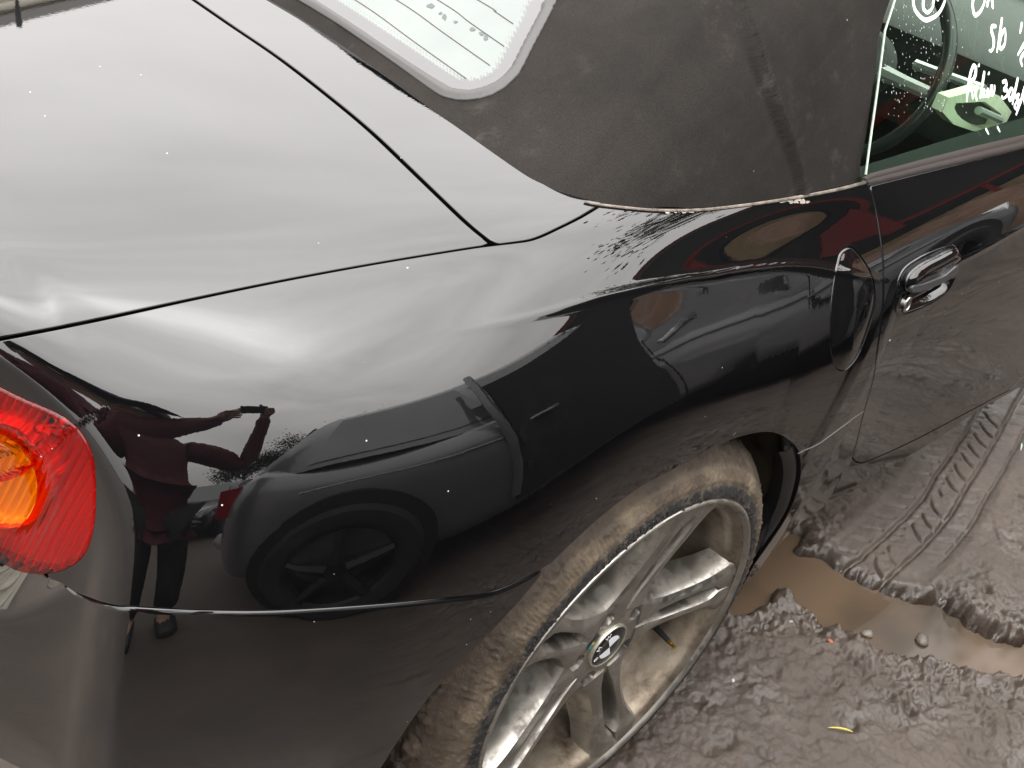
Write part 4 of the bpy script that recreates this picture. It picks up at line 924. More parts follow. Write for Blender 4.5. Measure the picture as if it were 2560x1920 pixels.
ring_text('255/35 R18', D2R(190), .2545, .013, 'tyre_lettering')
# rim barrel and lip
mb = MB()
lip = [(.2475, -.8690), (.2480, -.8725), (.2465, -.8745), (.2440, -.8745), (.2420, -.8725), (.2400, -.8690), (.2340, -.8660), (.2290, -.8600), (.2260, -.8450), (.2235, -.8150), (.2190, -.7900), (.2110, -.7750), (.2060, -.7300), (.2050, -.6600), (.2150, -.6400), (.2400, -.6350)]
mb.lathe(lip, 160)
mb.obj('rim', M['barrel'], wheel, auto=60)
mb = MB(); mb.lathe([(.2482, -.8700), (.2484, -.8735), (.2466, -.8757), (.2438, -.8757), (.2416, -.8732), (.2392, -.8695)], 160); mb.obj('rim_flange', M['alloy'], wheel, auto=60)
# five twin spokes with a slot between their blades
HUBY = -.8440
def sp_y(r): return np.interp(r, [.05, .09, .13, .17, .21, .238, .246], [-.8455, -.8470, -.8525, -.8590, -.8650, -.8690, -.8700])
def sp_t(r): return np.interp(r, [.05, .09, .13, .18, .22, .246], [.060, .062, .056, .048, .040, .030])
def hw(r): return np.interp(r, [.055, .070, .085, .105, .13, .16, .19, .22, .236, .246], [.052, .044, .037, .0325, .0310, .0315, .0345, .0430, .0580, .0800])
def sl(r): return np.interp(r, [.055, .075, .10, .14, .18, .205, .218], [.0, .0030, .0085, .0110, .0125, .0115, .0])
SP0 = D2R(-3)
def blade(k, sgn):
    a0 = SP0 + k * 2 * math.pi / 5; R_ = np.linspace(.058, .247, 26); rings = []
    for r in R_:
        lo, hi = max(sl(r), .0), hw(r); y0 = sp_y(r); t = sp_t(r)
        bend = .0
        # section: (across, depth); the outer flank leans, the front is gently domed
        w = hi - lo; b = min(.0045, w * .22)
        sec = [(lo, y0 + t), (lo, y0 + t * .45), (lo + .0003, y0 + .006), (lo + b * .5, y0 + .0015), (lo + b * 1.3, y0 + .0002), (lo + w * .55, y0 + .0006), (hi - b * 1.6, y0 + .0022), (hi - b * .5, y0 + .0052), (hi + .001, y0 + .012), (hi + .004, y0 + t * .6), (hi + .006, y0 + t)]
        ring = []
        for (c, y) in sec:
            c = c * sgn; ring.append((r * math.cos(a0) - c * math.sin(a0), y, r * math.sin(a0) + c * math.cos(a0)))
        rings.append(ring)
    b_ = MB(); b_.grid(np.array(rings), 0, sgn > 0)
    n = len(rings[0]); b_.add([rings[0][i] for i in range(n)], [tuple(range(n))]); b_.add([rings[-1][i] for i in range(n)], [tuple(range(n))])
    return b_
for k in range(5):
    sp = blade(k, 1); s2 = blade(k, -1); sp.add(s2.v, s2.f)
    sp.obj('spoke', M['alloy'], wheel, auto=30)
# hub face with bolt pockets
nr_, na_ = 34, 200
r_ = np.concatenate([np.linspace(.030, .0735, nr_), [.0745, .0750, .0750]]); a_ = np.linspace(0, 2 * np.pi, na_ + 1)
Rg, Ag = np.meshgrid(r_, a_, indexing='ij'); yh = HUBY - .0 + .0020 * sstep(.05, .075, Rg)
for k in range(5):
    ac = SP0 + D2R(36) + k * 2 * math.pi / 5; dx = Rg * np.cos(Ag) - .058 * math.cos(ac); dz = Rg * np.sin(Ag) - .058 * math.sin(ac)
    d = np.hypot(dx, dz); yh = yh + .030 * (1 - sstep(.0105, .0135, d))
yh[-1] += .05; yh[-2] += .004
HG = np.stack([Rg * np.cos(Ag), yh, Rg * np.sin(Ag)], -1)
mb = MB(); mb.grid(HG, 0, False); hub = mb.obj('hub', M['alloy'], wheel, auto=45)
for k in range(5):
    ac = SP0 + D2R(36) + k * 2 * math.pi / 5; mb = MB()
    mb.lathe([(.0001, -.006), (.0075, -.006), (.0085, -.004), (.0085, .02)], 6, (.058 * math.cos(ac), HUBY + .026, .058 * math.sin(ac))); mb.obj('wheel_bolt', material('dark_bolt', (.05, .045, .04), .5, .8) if k == 0 else bpy.data.materials['dark_bolt'], wheel, smooth=False)
# centre cap with its quartered badge
cap_mats = [material('cap_ring', (.45, .43, .36), .25, .7), material('cap_black', (.006, .006, .007), .08), material('cap_white', (.80, .82, .84), .12), material('cap_blue_black', (.008, .010, .016), .08), material('cap_silver_line', (.55, .55, .53), .2, .8)]
CY = HUBY - .0035; mb = MB()
mb.lathe([(.0345, .012), (.0345, .001), (.0335, -.0008), (.0318, -.0010), (.0308, .0002)], 72, (0, CY, 0), 0)
mb.lathe([(.0308, .0002), (.0300, -.0004), (.0195, -.0012)], 72, (0, CY, 0), 1)
mb.lathe([(.0195, -.0013), (.0182, -.0013)], 72, (0, CY, 0), 4)
tilt = D2R(20)
for qd in range(4):
    mb.lathe([(.0182, -.0013), (.0001, -.0018)], 18, (0, CY, 0), 2 if qd % 2 == 0 else 3, 'y', tilt + qd * math.pi / 2, tilt + (qd + 1) * math.pi / 2)
cap = mb.obj('centre_cap', None, wheel, auto=50, mats=cap_mats)
def cap_letter(ch, ang):
    cu = bpy.data.curves.new('letter', 'FONT'); cu.body = ch; cu.size = .0105; cu.extrude = .0002; cu.align_x = 'CENTER'
    ob = bpy.data.objects.new('letter', cu); col.objects.link(ob); bpy.context.view_layer.update()
    me = bpy.data.meshes.new_from_object(ob.evaluated_get(bpy.context.evaluated_depsgraph_get())); bpy.data.objects.remove(ob)
    for v in me.vertices:
        x, y = v.co.x, v.co.y + .0213
        # letter stands radially; x runs clockwise seen from outside
        v.co = (y * math.cos(ang) + x * math.sin(ang), CY - .0014 - v.co.z, y * math.sin(ang) - x * math.cos(ang))
    me.materials.append(cap_mats[2]); o = bpy.data.objects.new('badge_letter', me); link(o, cap)
for ch, a in (('B', 200), ('M', 155), ('W', 110)): cap_letter(ch, D2R(a) + 0)
# three-coloured enamel bar beside the cap
mb = MB(); ac = D2R(140); t_ = np.array([-math.sin(ac), 0, math.cos(ac)]); r__ = np.array([math.cos(ac), 0, math.sin(ac)])
bar_m = [material('badge_teal', (.03, .22, .24), .3), material('badge_gold', (.45, .33, .10), .3), material('badge_frame', (.12, .11, .10), .35, .7)]
def chip(a0, a1, h, mi, w=.0042):
    c = r__ * .0445 + np.array([0, HUBY - .0012 - h, 0])
    mb.add([tuple(c + t_ * a + r__ * b * w) for a, b in ((a0, -1), (a1, -1), (a1, 1), (a0, 1))], [(0, 1, 2, 3)], mi)
chip(-.012, .012, 0, 2, .0056); chip(.004, .0105, .0005, 0); chip(-.0008, .0035, .0005, 1); chip(-.0105, -.0015, .0005, 2)
mb.obj('stripe_badge', None, wheel, smooth=False, mats=bar_m)
# valve
va = D2R(-33); vc = np.array([math.cos(va), 0, math.sin(va)])
mb = MB(); mb.tube([tuple(vc * .216 + np.array([0, -.80, 0])), tuple(vc * .206 + np.array([0, -.825, 0])), tuple(vc * .200 + np.array([0, -.842, 0]))], [.0062, .0045, .0038], 12)
valve = mb.obj('valve', M['rubber'], wheel)
mb = MB(); mb.tube([tuple(vc * .200 + np.array([0, -.842, 0])), tuple(vc * .1985 + np.array([0, -.848, 0])), tuple(vc * .1985 + np.array([0, -.8481, 0])), tuple(vc * .1965 + np.array([0, -.855, 0]))], [.0034, .0034, .0028, .0028], 12)
mb.obj('valve_tip', material('brass', (.50, .32, .08), .3, .9), valve)
# brake disc and caliper behind the spokes
mb = MB(); mb.lathe([(.070, -.775), (.075, -.7550), (.150, -.7550), (.150, -.7350), (.06, -.7350)], 96); mb.obj('brake_disc', material('brake_disc_steel', (.10, .09, .08), .45, .7), wheel, auto=40)
mb = MB(); mb.lathe([(.085, -.795), (.165, -.795), (.168, -.790), (.168, -.715), (.085, -.715)], 20, a0=D2R(150), a1=D2R(215)); mb.obj('brake_caliper', material('brake_caliper_iron', (.03, .028, .026), .6, .3), wheel, auto=30)
mb = MB(); mb.lathe([(.001, -.80), (.05, -.80), (.055, -.79), (.055, -.70), (.20, -.70), (.20, -.66), (.001, -.66)], 48); mb.obj('hub_carrier', M['dark_inner'], wheel)
# wheel housing
mb = MB(); mb.lathe([(.373, -.846), (.384, -.840), (.390, -.80), (.390, -.70), (.386, -.55)], 70, (-.030, 0, WZ + .004), 0, 'y', D2R(-28), D2R(208)); o = mb.obj('wheel_housing', M['liner'], roadster)
v = np.array([x.co[:] for x in o.data.vertices]); v += .006 * np.stack([fbm(v[:, 0] * 14, v[:, 2] * 14 + v[:, 1] * 9, 4, 2)] * 3, 1) * np.array([1, 0, 1]); o.data.vertices.foreach_set('co', v.astype(np.float32).ravel())
mb = MB(); mb.add([(-.45, -.55, .0), (.45, -.55, .0), (.45, -.55, .75), (-.45, -.55, .75)], [(0, 1, 2, 3)]); mb.obj('housing_wall', M['liner'], roadster, smooth=False)
# black mud guard lip at the front of the arch
mb = MB(); dn = dense(body.uv([(1990, 1118), (2000, 1160), (1985, 1250), (1958, 1306), (1908, 1378), (1850, 1460), (1836, 1486)]), False, 5)
Xg = body.pos(dn[:, 0], dn[:, 1]); c = np.array([0, 0, WZ]); rad = (Xg - c) * [1, 0, 1]; rad /= np.linalg.norm(rad, axis=1, keepdims=True)
rows = [[tuple(p - r * a + np.array([0, b, 0])) for a, b in ((-.004, .008), (.004, .004), (.012, .006), (.018, .014), (.016, .035))] for p, r in zip(Xg, rad)]
mb.grid(np.array(rows)); mb.obj('arch_guard', material('matt_black_guard', (.012, .012, .013), .45), roadster)
# ------------------------------------------------------------------ ground: churned wet mud with a tyre print and a puddle
WATER_Z = -.010
def px_ground(px, py, z=0.0):
    d = ray(px, py); t = (z - CAM[2]) / d[2]; return (CAM + d * t)[:2]
PUD_UP = [(1860, 1395), (1986, 1340), (1988, 1384), (2052, 1404), (2112, 1444), (2172, 1474), (2198, 1483), (2251, 1503), (2334, 1523), (2371, 1540), (2414, 1570), (2464, 1596), (2523, 1613), (2600, 1630), (2750, 1690)]
PUD_DN = [(2700, 1790), (2600, 1735), (2513, 1700), (2444, 1692), (2391, 1676), (2331, 1659), (2280, 1648), (2185, 1634), (2159, 1618), (2129, 1590), (2059, 1566), (2036, 1530), (1970, 1491), (1948, 1468), (1925, 1490), (1890, 1512), (1820, 1540)]
pud = np.array([px_ground(*p, WATER_Z) for p in PUD_UP + PUD_DN])
pud = dense(pud, True, 4)[:-1]
def poly_sd(x, y, P_):
    best = np.full(x.shape, 1e9); ins = np.zeros(x.shape, bool); n = len(P_)
    for i in range(n):
        a = P_[i]; b = P_[(i + 1) % n]; ab = b - a; l2 = ab @ ab + 1e-15
        t = np.clip(((x - a[0]) * ab[0] + (y - a[1]) * ab[1]) / l2, 0, 1)
        dx = x - a[0] - t * ab[0]; dy = y - a[1] - t * ab[1]; best = np.minimum(best, dx * dx + dy * dy)
        c = ((a[1] > y) != (b[1] > y)) & (x < (b[0] - a[0]) * (y - a[1]) / (b[1] - a[1] + 1e-15) + a[0]); ins ^= c
    return np.sqrt(best) * np.where(ins, -1, 1)
tr_c = np.array([px_ground(*p, .012) for p in [(2080, 1500), (2138, 1455), (2215, 1395), (2319, 1294), (2372, 1215), (2436, 1116), (2480, 1040), (2530, 950), (2600, 820)]])
tr_c = dense(tr_c, False, 6)
def track(x, y):
    best = np.full(x.shape, 1e9); S_ = np.zeros(x.shape); T_ = np.zeros(x.shape); acc = 0
    for i in range(len(tr_c) - 1):
        a, b = tr_c[i], tr_c[i + 1]; ab = b - a; l = np.linalg.norm(ab); u = ab / l
        t = np.clip((x - a[0]) * u[0] + (y - a[1]) * u[1], 0, l); dx = x - a[0] - t * u[0]; dy = y - a[1] - t * u[1]; d = dx * dx + dy * dy
        w = d < best; best = np.where(w, d, best); S_ = np.where(w, acc + t, S_); T_ = np.where(w, u[0] * (y - a[1]) - u[1] * (x - a[0]), T_); acc += l
    return S_, T_, np.sqrt(best), acc
def height(x, y, fine=True):
    big = .016 * fbm(x * 2.3 + 5, y * 2.3, 3, 1)
    h = .012 + big
    far = sstep(2.5, 9, np.hypot(x - .8, y + 1)); h = h + far * .05 * fbm(x * .5, y * .5, 3, 31)
    if not fine: return h
    S_, T_, D_, Ln = track(x, y)
    on = (1 - sstep(.085, .125, np.abs(T_))) * (D_ < .2) * sstep(0.0, .03, S_)
    edge_n = fbm(x * 26, y * 26, 4, 51) * .010 + fbm(x * 90, y * 90, 3, 52) * .005 - .012
    ds = poly_sd(x, y, pud) + edge_n
    lump_a = fbm(x * 16 + 2, y * 16, 5, 3, .55)
    lump = np.sign(lump_a) * np.abs(lump_a) ** .8 * .7 + .5 * (fbm(x * 34 + 3, y * 34, 4, 83, .55, True) - .45)
    pits = fbm(x * 45, y * 45, 4, 7, .6)
    crk = fbm(x * 30 + 9, y * 30, 4, 13, .6, True)
    wet_side = 1 - sstep(-.02, .16, ds)                      # crumbled rim of the puddle
    lower = sstep(.0, .08, -(y + .93 + .33 * (x - .6))) * (1 - sstep(.06, .20, ds)) + .22 * sstep(.15, .3, ds) * sstep(-.2, .3, fbm(x * 5, y * 5, 3, 37))         # churned side nearer the wheel
    rough = .35 + .65 * np.maximum(wet_side, lower)
    crumb = fbm(x * 110, y * 110, 3, 87, .6, True) - .4
    hh = h + rough * (.014 * lump + .008 * pits + .0035 * crumb) - .010 * rough * np.maximum(0, crk - .52) * 2
    hh += wet_side * .006 * fbm(x * 75, y * 75, 3, 17) + lower * .010 * np.maximum(0, fbm(x * 9, y * 9, 3, 23))
    # hoof-like dents and small pits everywhere
    hh -= .010 * np.maximum(0, fbm(x * 24 + 40, y * 24, 2, 29) - .35) * 2
    flat = .010 + .5 * big + .0022 * pits + .0035 * lump
    t2 = T_ / .060
    wob = .0025 * fbm(S_ * 30, T_ * 8, 2, 61)
    tr = flat - .011 * np.exp(-((T_ - .031 + wob) / .0040) ** 2) - .011 * np.exp(-((T_ + .031 + wob) / .0042) ** 2) - .009 * np.exp(-((T_ + .074 + wob) / .0035) ** 2) * sstep(.2, .35, S_) 
    ph = S_ / .052 + fbm(S_ * 7, T_ * 3, 2, 66) * .12
    arc = (ph - 1.9 * np.clip((T_ + .031) / .062, 0, 1) ** 2 * .6) % 1 - .5
    tr -= .0085 * np.exp(-(arc / .075) ** 2) * sstep(-.030, -.022, T_) * (1 - sstep(.010, .022, T_)) * (fbm(S_ * 9, T_ * 9, 2, 67) > -.35)
    arc2 = (ph * 2 + .4 * T_ / .03) % 1 - .5
    tr -= .0045 * np.exp(-(arc2 / .16) ** 2) * sstep(.008, .014, T_) * (1 - sstep(.022, .028, T_)) * (fbm(S_ * 14, T_ * 9, 2, 68) > -.1)
    arc3 = (ph * 1.0 + .9 * T_ / .06) % 1 - .5
    tr -= .0060 * np.exp(-(arc3 / .07) ** 2) * ((np.abs(T_ - .058) < .016) | (np.abs(T_ + .056) < .014)) * (fbm(S_ * 6, T_ * 9, 2, 69) > .0)
    tr += .006 * sstep(.078, .095, np.abs(T_)) * (1 - sstep(.10, .12, np.abs(T_)))
    hh = hh * (1 - on) + tr * on
    # the puddle basin
    bas = -.075 * sstep(0.002, .035, -ds) - .014 * (1 - sstep(-.010, .012, ds))
    rimh = .010 * np.exp(-((ds - .012) / .012) ** 2) * (.5 + lump_a)
    hh = hh + bas + rimh * (1 - on * .6)
    # clods standing in the water
    for (cx, cy, ra, rb, an_, hg) in ISLES:
        dx = x - cx; dy = y - cy; ca, sa = math.cos(an_), math.sin(an_); u_ = (dx * ca + dy * sa) / ra; v_ = (-dx * sa + dy * ca) / rb
        b_ = np.exp(-(u_ * u_ + v_ * v_) ** 1.5); hh = np.maximum(hh, hh * (1 - b_) + (WATER_Z + hg * (.6 + .8 * fbm(x * 70, y * 70, 3, 71))) * b_)
    # under the car and by the tyre contact the ground is pressed
    return hh
ISLES = []
def spread(a, b, step, far, g=1.16):
    c = list(np.arange(a, b, step)); s_ = step; lo = a; hi = c[-1]; L_, H_ = [], []
    while lo > -far: s_ *= g; lo -= s_; L_.append(lo)
    s_ = step
    while hi < far: s_ *= g; hi += s_; H_.append(hi)
    return np.array(L_[::-1] + c + H_)
gx = spread(.02, 1.75, .0030, 150.0); gy = spread(-1.42, -.62, .0030, 150.0)
GX, GY = np.meshgrid(gx, gy, indexing='ij')
near = (GX > -.6) & (GX < 3.0) & (GY > -2.2) & (GY < 0.1)
GZ = height(GX, GY, False)
i0, i1 = np.where(near.any(1))[0][[0, -1]]; j0, j1 = np.where(near.any(0))[0][[0, -1]]
sub = (slice(i0, i1 + 1), slice(j0, j1 + 1)); bl_ = sstep(0, .5, np.minimum.reduce([GX[sub] + .6, 3.0 - GX[sub], GY[sub] + 2.2, .1 - GY[sub]]))
GZ[sub] = GZ[sub] * (1 - bl_) + height(GX[sub], GY[sub], True) * bl_
wheel_d = np.hypot(GX / .20, (GY + .77) / .16); GZ -= .020 * np.exp(-wheel_d ** 4)
def mud_material():
    mt = material('wet_mud', (.04, .032, .026), .4, spec=0.7); t = NT(mt); v = t.coords()
    n1 = t.noise(v, 4.5, 6, 0.65); n2 = t.noise(v, 38, 6, 0.7); n3 = t.noise(v, 210, 4, 0.7)
    geo = t.n('ShaderNodeNewGeometry'); sp = t.n('ShaderNodeSeparateXYZ'); t.l(geo.outputs['Position'], sp.inputs[0])
    hgt = t.rng(sp.outputs['Z'], -.02, .03, 0, 1)
    c = t.ramp(t.math('ADD', t.math('MULTIPLY', n1, .55), t.math('MULTIPLY', n2, .45)), [(0.33, (0.020, 0.0138, 0.0096)), (0.50, (0.044, 0.0318, 0.0232)), (0.66, (0.076, 0.0560, 0.0410))])
    c = t.mix(t.rng(hgt, .3, 1, 0, .45), c, (0.094, 0.071, 0.053))
    t.l(c, t.b.inputs['Base Color'])
    dry = t.rng(t.math('ADD', t.math('MULTIPLY', n2, .5), t.math('MULTIPLY', hgt, .5)), .35, .75, 0, 1)
    wa = t.n('ShaderNodeAttribute'); wa.attribute_name = 'wet'
    t.set('Roughness', t.math('SUBTRACT', t.rng(dry, 0, 1, .50, .80), t.math('MULTIPLY', wa.outputs['Fac'], .44))); 
    t.bump(t.math('ADD', n2, t.math('MULTIPLY', n3, .55)), 0.55, 0.004); return mt
M['mud'] = mud_material()
idx = np.arange(GX.size).reshape(GX.shape)
q = np.stack([idx[:-1, :-1], idx[1:, :-1], idx[1:, 1:], idx[:-1, 1:]], -1).reshape(-1, 4)
ground = mesh_obj('ground', np.stack([GX, GY, GZ], -1).reshape(-1, 3), q, M['mud'], kind='structure')
dpud = poly_sd(GX[sub], GY[sub], pud); wet = np.zeros(GX.shape)
wet[sub] = (1 - sstep(-.02, .10, dpud)) * .9 + .5 * np.clip(fbm(GX[sub] * 8, GY[sub] * 8, 3, 44) * 1.6, 0, 1)
at_ = ground.data.attributes.new('wet', 'FLOAT', 'POINT'); at_.data.foreach_set('value', np.clip(wet, 0, 1).astype(np.float32).ravel())
# brown puddle water, level with its rim
def water_material():
    mt = material('muddy_water', (.06, .045, .03), 0.06, ior=1.33, spec=0.5); t = NT(mt); v = t.coords()
    n = t.noise(v, 3.2, 3, .5)
    t.l(t.ramp(n, [(.40, (.055, .042, .030)), (.60, (.110, .076, .050))]), t.b.inputs['Base Color'])
    t.bump(t.noise(v, 30, 2, .5), .02, .002); return mt
M['water'] = water_material()
lo = pud.min(0) - .12; hi = pud.max(0) + .12
puddle = mesh_obj('puddle_water', [(lo[0], lo[1], WATER_Z), (hi[0], lo[1], WATER_Z), (hi[0], hi[1], WATER_Z), (lo[0], hi[1], WATER_Z)], [(0, 1, 2, 3)], M['water'], smooth=False, kind='structure')
def ground_z(x, y): return float(height(np.array([[x]]), np.array([[y]]))[0, 0])
# small things lying on the mud
def pebble(px, py, r, colr, label, name='pebble', flat=.6, seed=0, cat='pebble', group=None):
    g = px_ground(px, py, .012); z = ground_z(*g); rg_ = random.Random(seed); bm = bmesh.new(); bmesh.ops.create_icosphere(bm, subdivisions=2, radius=r)
    for v_ in bm.verts:
        k = 1 + .28 * (vnoise(np.array([v_.co.x / r * 1.3 + seed]), np.array([v_.co.y / r * 1.3 + v_.co.z / r]), seed)[0]); v_.co = Vector((v_.co.x * k * 1.2, v_.co.y * k, v_.co.z * k * flat))
    me = bpy.data.meshes.new(name); bm.to_mesh(me); bm.free(); me.polygons.foreach_set('use_smooth', [True] * len(me.polygons))
    key = 'stone_%s' % '_'.join('%d' % int(c * 100) for c in colr)
    me.materials.append(bpy.data.materials.get(key) or material(key, colr, .45)); o = bpy.data.objects.new(name, me); link(o); o.location = (g[0], g[1], max(z, WATER_Z) + r * flat * .35)
    o.rotation_euler = (0, 0, rg_.uniform(0, 6)); return tag(o, label, cat, group)
pebble(1834, 1698, .0035, (.45, .43, .40), 'tiny white pebble on dark mud beside the wheel rim', seed=1)
pebble(1976, 1556, .0030, (.30, .28, .25), 'tiny pale pebble in the churned mud near the wheel', seed=9)
pebble(2176, 1566, .0095, (.16, .14, .12), 'pale wet stone with an orange fleck standing in the puddle', name='stone', seed=2, cat='stone')
pebble(2158, 1568, .0028, (.75, .16, .05), 'tiny orange fragment against the pale stone in the puddle', name='orange_fragment', seed=4, cat='fragment')
pebble(2316, 1582, .0120, (.10, .085, .070), 'dark muddy stone standing in the middle of the puddle', name='stone', seed=5, cat='stone')
pebble(2074, 1607, .0050, (.30, .10, .05), 'small rusty brown fragment on the near puddle rim', name='rusty_fragment', seed=6, cat='fragment')
def blade_of(px, py, ln_px, colr, label, name, ang):
    g = px_ground(px, py, .014); z = ground_z(*g) + .004; mb = MB(); d = np.array([math.cos(ang), math.sin(ang), 0])
    pts = [(g[0] + d[0] * s_, g[1] + d[1] * s_, z + .006 * math.sin(math.pi * (s_ / ln_px + .5)) * .6) for s_ in np.linspace(-ln_px / 2, ln_px / 2, 7)]
    mb.tube(pts, [.0006, .0014, .0018, .0018, .0016, .0012, .0004], 5); return tag(mb.obj(name, material(name, colr, .6)), label, name.split('_')[-1])
blade_of(2098, 1830, .040, (.55, .46, .08), 'short yellow straw lying on dark mud at the bottom', 'yellow_straw', 2.3)
blade_of(2552, 1118, .030, (.45, .55, .45), 'pale green leaf scrap on mud at the right edge', 'leaf_scrap', .4)
# ------------------------------------------------------------------ surroundings that the black paint mirrors
def glass_dark(name='dark_car_glass'):
    return bpy.data.materials.get(name) or material(name, (.085, .090, .092), .05, coat=0, ior=1.9, spec=.6)
M['tyre_far'] = material('far_tyre', (.02, .019, .018), .8)
M['far_alloy'] = material('far_alloy', (.035, .035, .036), .4, .5)
def make_car(name, label, group, paint, loc, rz, L_=4.35, W_=1.72, H_=1.45, kind='hatch', rear_ov=.78, front_ov=.88):
    """a parked car from a side profile: body, glasshouse, windows, wheels, lamps, handles"""
    root = empty(name, loc, rz, label, 'car', group)
    hl = L_ / 2
    # lower body sections along x : (x, half width, sill z, belt z)
    prof = [(-hl, .60, .42, .72), (-hl + .10, .76, .30, .88), (-hl + .45, .84, .24, .92), (-hl + 1.2, .86, .22, .91), (.2, .86, .22, .90), (hl - 1.25, .855, .22, .88), (hl - .75, .84, .23, .83), (hl - .30, .80, .26, .74), (hl - .08, .68, .32, .64), (hl, .50, .40, .56)]
    if kind == 'saloon': prof[1] = (-hl + .10, .76, .30, .93); prof[2] = (-hl + .45, .84, .24, .98)
    xs_ = np.array([p[0] for p in prof]); xx = np.linspace(-hl, hl, 60)
    f = lambda k: cub_basis(xx, xs_) @ np.array([p[k] for p in prof])
    w_, zs, zb = f(1), f(2), f(3)
    rows = []
    sec = [(0, 1.03), (.55, 1.025), (.86, 1.0), (.955, .93), (.985, .80), (1.0, .62), (.995, .42), (.985, .2), (.95, .06), (.86, 0.0)]
    for i in range(len(xx)):
        h = zb[i] - zs[i]
        half = [(w_[i] * a * W_ / 1.72, zs[i] + h * b) for a, b in sec]
        rows.append([(xx[i], y, z) for y, z in half[::-1]] + [(xx[i], -y, z) for y, z in half[1:]])
    axle = (hl - front_ov, -hl + rear_ov)
    mb = MB(); mb.grid(np.array(rows)); mb.obj('body', paint, root, auto=50)
    # glasshouse
    if kind == 'saloon': gh = [(-hl + .72, .62, .96), (-hl + 1.25, .60, H_ - .03), (-.15, .61, H_), (.55, .60, H_ - .05), (hl - 1.25, .66, .90)]
    elif kind == 'estate': gh = [(-hl + .10, .66, .90), (-hl + .50, .62, H_ - .05), (-.5, .63, H_), (.45, .62, H_ - .04), (hl - 1.25, .68, .88)]
    else: gh = [(-hl + .12, .66, .90), (-hl + .62, .61, H_ - .06), (-.4, .62, H_), (.45, .61, H_ - .05), (hl - 1.20, .68, .88)]
    gx_ = np.array([g_[0] for g_ in gh]); xx = np.linspace(gx_[0], gx_[-1], 50); zt = np.interp(xx, gx_, [g_[2] for g_ in gh]); wt = np.interp(xx, gx_, [g_[1] for g_ in gh])
    k_ = np.ones(5) / 5; zt[2:-2] = np.convolve(zt, k_, 'valid'); bel = np.interp(xx, xs_, [p[3] for p in prof]) - .03
    rows = []
    for i in range(len(xx)):
        wb = np.interp(xx[i], xs_, [p[1] for p in prof]) * W_ / 1.72 * .93; t_ = max(0.0, (zt[i] - bel[i]) / (H_ - .9)); ww = wb + (wt[i] - wb) * min(1, t_)
        hf = [(wb, bel[i]), (wb + (ww - wb) * .5 + .015, bel[i] + (zt[i] - bel[i]) * .5), (ww + .005, bel[i] + (zt[i] - bel[i]) * .92), (ww * .93, zt[i]), (ww * .5, zt[i] + .018 * min(1, t_)), (0, zt[i] + .022 * min(1, t_))]
        rows.append([(xx[i], y, z) for y, z in hf] + [(xx[i], -y, z) for y, z in hf[-2::-1]])
    rows = np.array(rows); mb = MB(); mb.grid(rows, 0, True); mb.obj('roof', paint, root, auto=50)
    g_ = glass_dark()
    def pane(xa, xb, sgn, slope_a, slope_b, nm='window'):
        p = []
        for (x, zf) in ((xa, .10), (xb, .10), (xb - slope_b, .86), (xa + slope_a, .86)):
            b0 = np.interp(x, xx, bel); zt_ = np.interp(x, xx, zt); wb = np.interp(x, xs_, [q_[1] for q_ in prof]) * W_ / 1.72 * .93; wtx = np.interp(x, xx, wt)
            z = b0 + (zt_ - b0) * zf; t_ = max(0, min(1, (zt_ - b0) / (H_ - .9))); ww = wb + (wtx - wb) * t_
            y = (wb + (ww - wb) * zf + .015 * math.sin(math.pi * zf)) + .010; p.append((x, y * sgn, z))
        o = mesh_obj(nm, p, [(0, 1, 2, 3) if sgn < 0 else (3, 2, 1, 0)], g_, root, smooth=False); return o
    for sgn in (-1, 1):
        pane(gx_[0] + .38, -.52, sgn, .22, .02); pane(-.44, .42, sgn, .0, .05); pane(.48, hl - 1.45, sgn, .0, .42)
        mb = MB(); y = sgn * (.862 * W_ / 1.72 + .006)
        for hx in (-.42, .62):
            hb = MB(); hb.tube([(hx, y, .80), (hx + .03, y + sgn * .022, .805), (hx + .15, y + sgn * .022, .808), (hx + .18, y, .81)], .012, 8); hb.obj('door_handle', paint, root)
        sb = MB(); sb.tube([(-hl + .5, y - sgn * .004, .755), (-.5, y, .755), (.5, y, .745), (hl - .9, y - sgn * .012, .72)], .006, 6); sb.obj('side_crease', paint, root)
        for dx_ in (-.48, .45, hl - 1.42):
            db = MB(); db.tube([(dx_, y - sgn * .004, .86), (dx_ + .02, y - sgn * .001, .6), (dx_ + .02, y - sgn * .003, .28)], .004, 5); db.obj('door_gap', M['dark_inner'], root)
        tl = MB(); tl.box((-hl + .13, sgn * .70 * W_ / 1.72, .80), (.16, .17, .20)); tl.obj('tail_lamp', bpy.data.materials.get('far_red_lamp') or material('far_red_lamp', (.35, .01, .01), .15), root)
        hb = MB(); hb.box((hl - .22, sgn * .62 * W_ / 1.72, .66), (.26, .26, .13), Euler((0, .25, sgn * -.35))); hb.obj('headlamp', bpy.data.materials.get('far_headlamp') or material('far_headlamp', (.7, .72, .72), .08, .6), root)
        for ax in axle:
            wy = sgn * (.775 * W_ / 1.72)
            ar = MB(); ar.lathe([(.37, 0), (.37, sgn * .100), (.30, sgn * .100)], 40, (ax, wy, .33)); ar.obj('wheel_arch', M['dark_inner'], root)
            tb = MB(); tb.lathe([(.215, sgn * .108), (.235, sgn * .122), (.29, sgn * .122), (.315, sgn * .10), (.318, -sgn * .1), (.2, -sgn * .1)], 48, (ax, wy, .318)); tw = tb.obj('tyre', M['tyre_far'], root, auto=40)
            rb = MB(); rb.lathe([(.215, sgn * .112), (.200, sgn * .10), (.195, sgn * .05)], 40, (ax, wy, .318)); rb.lathe([(.05, sgn * .108), (.0001, sgn * .112)], 16, (ax, wy, .318))
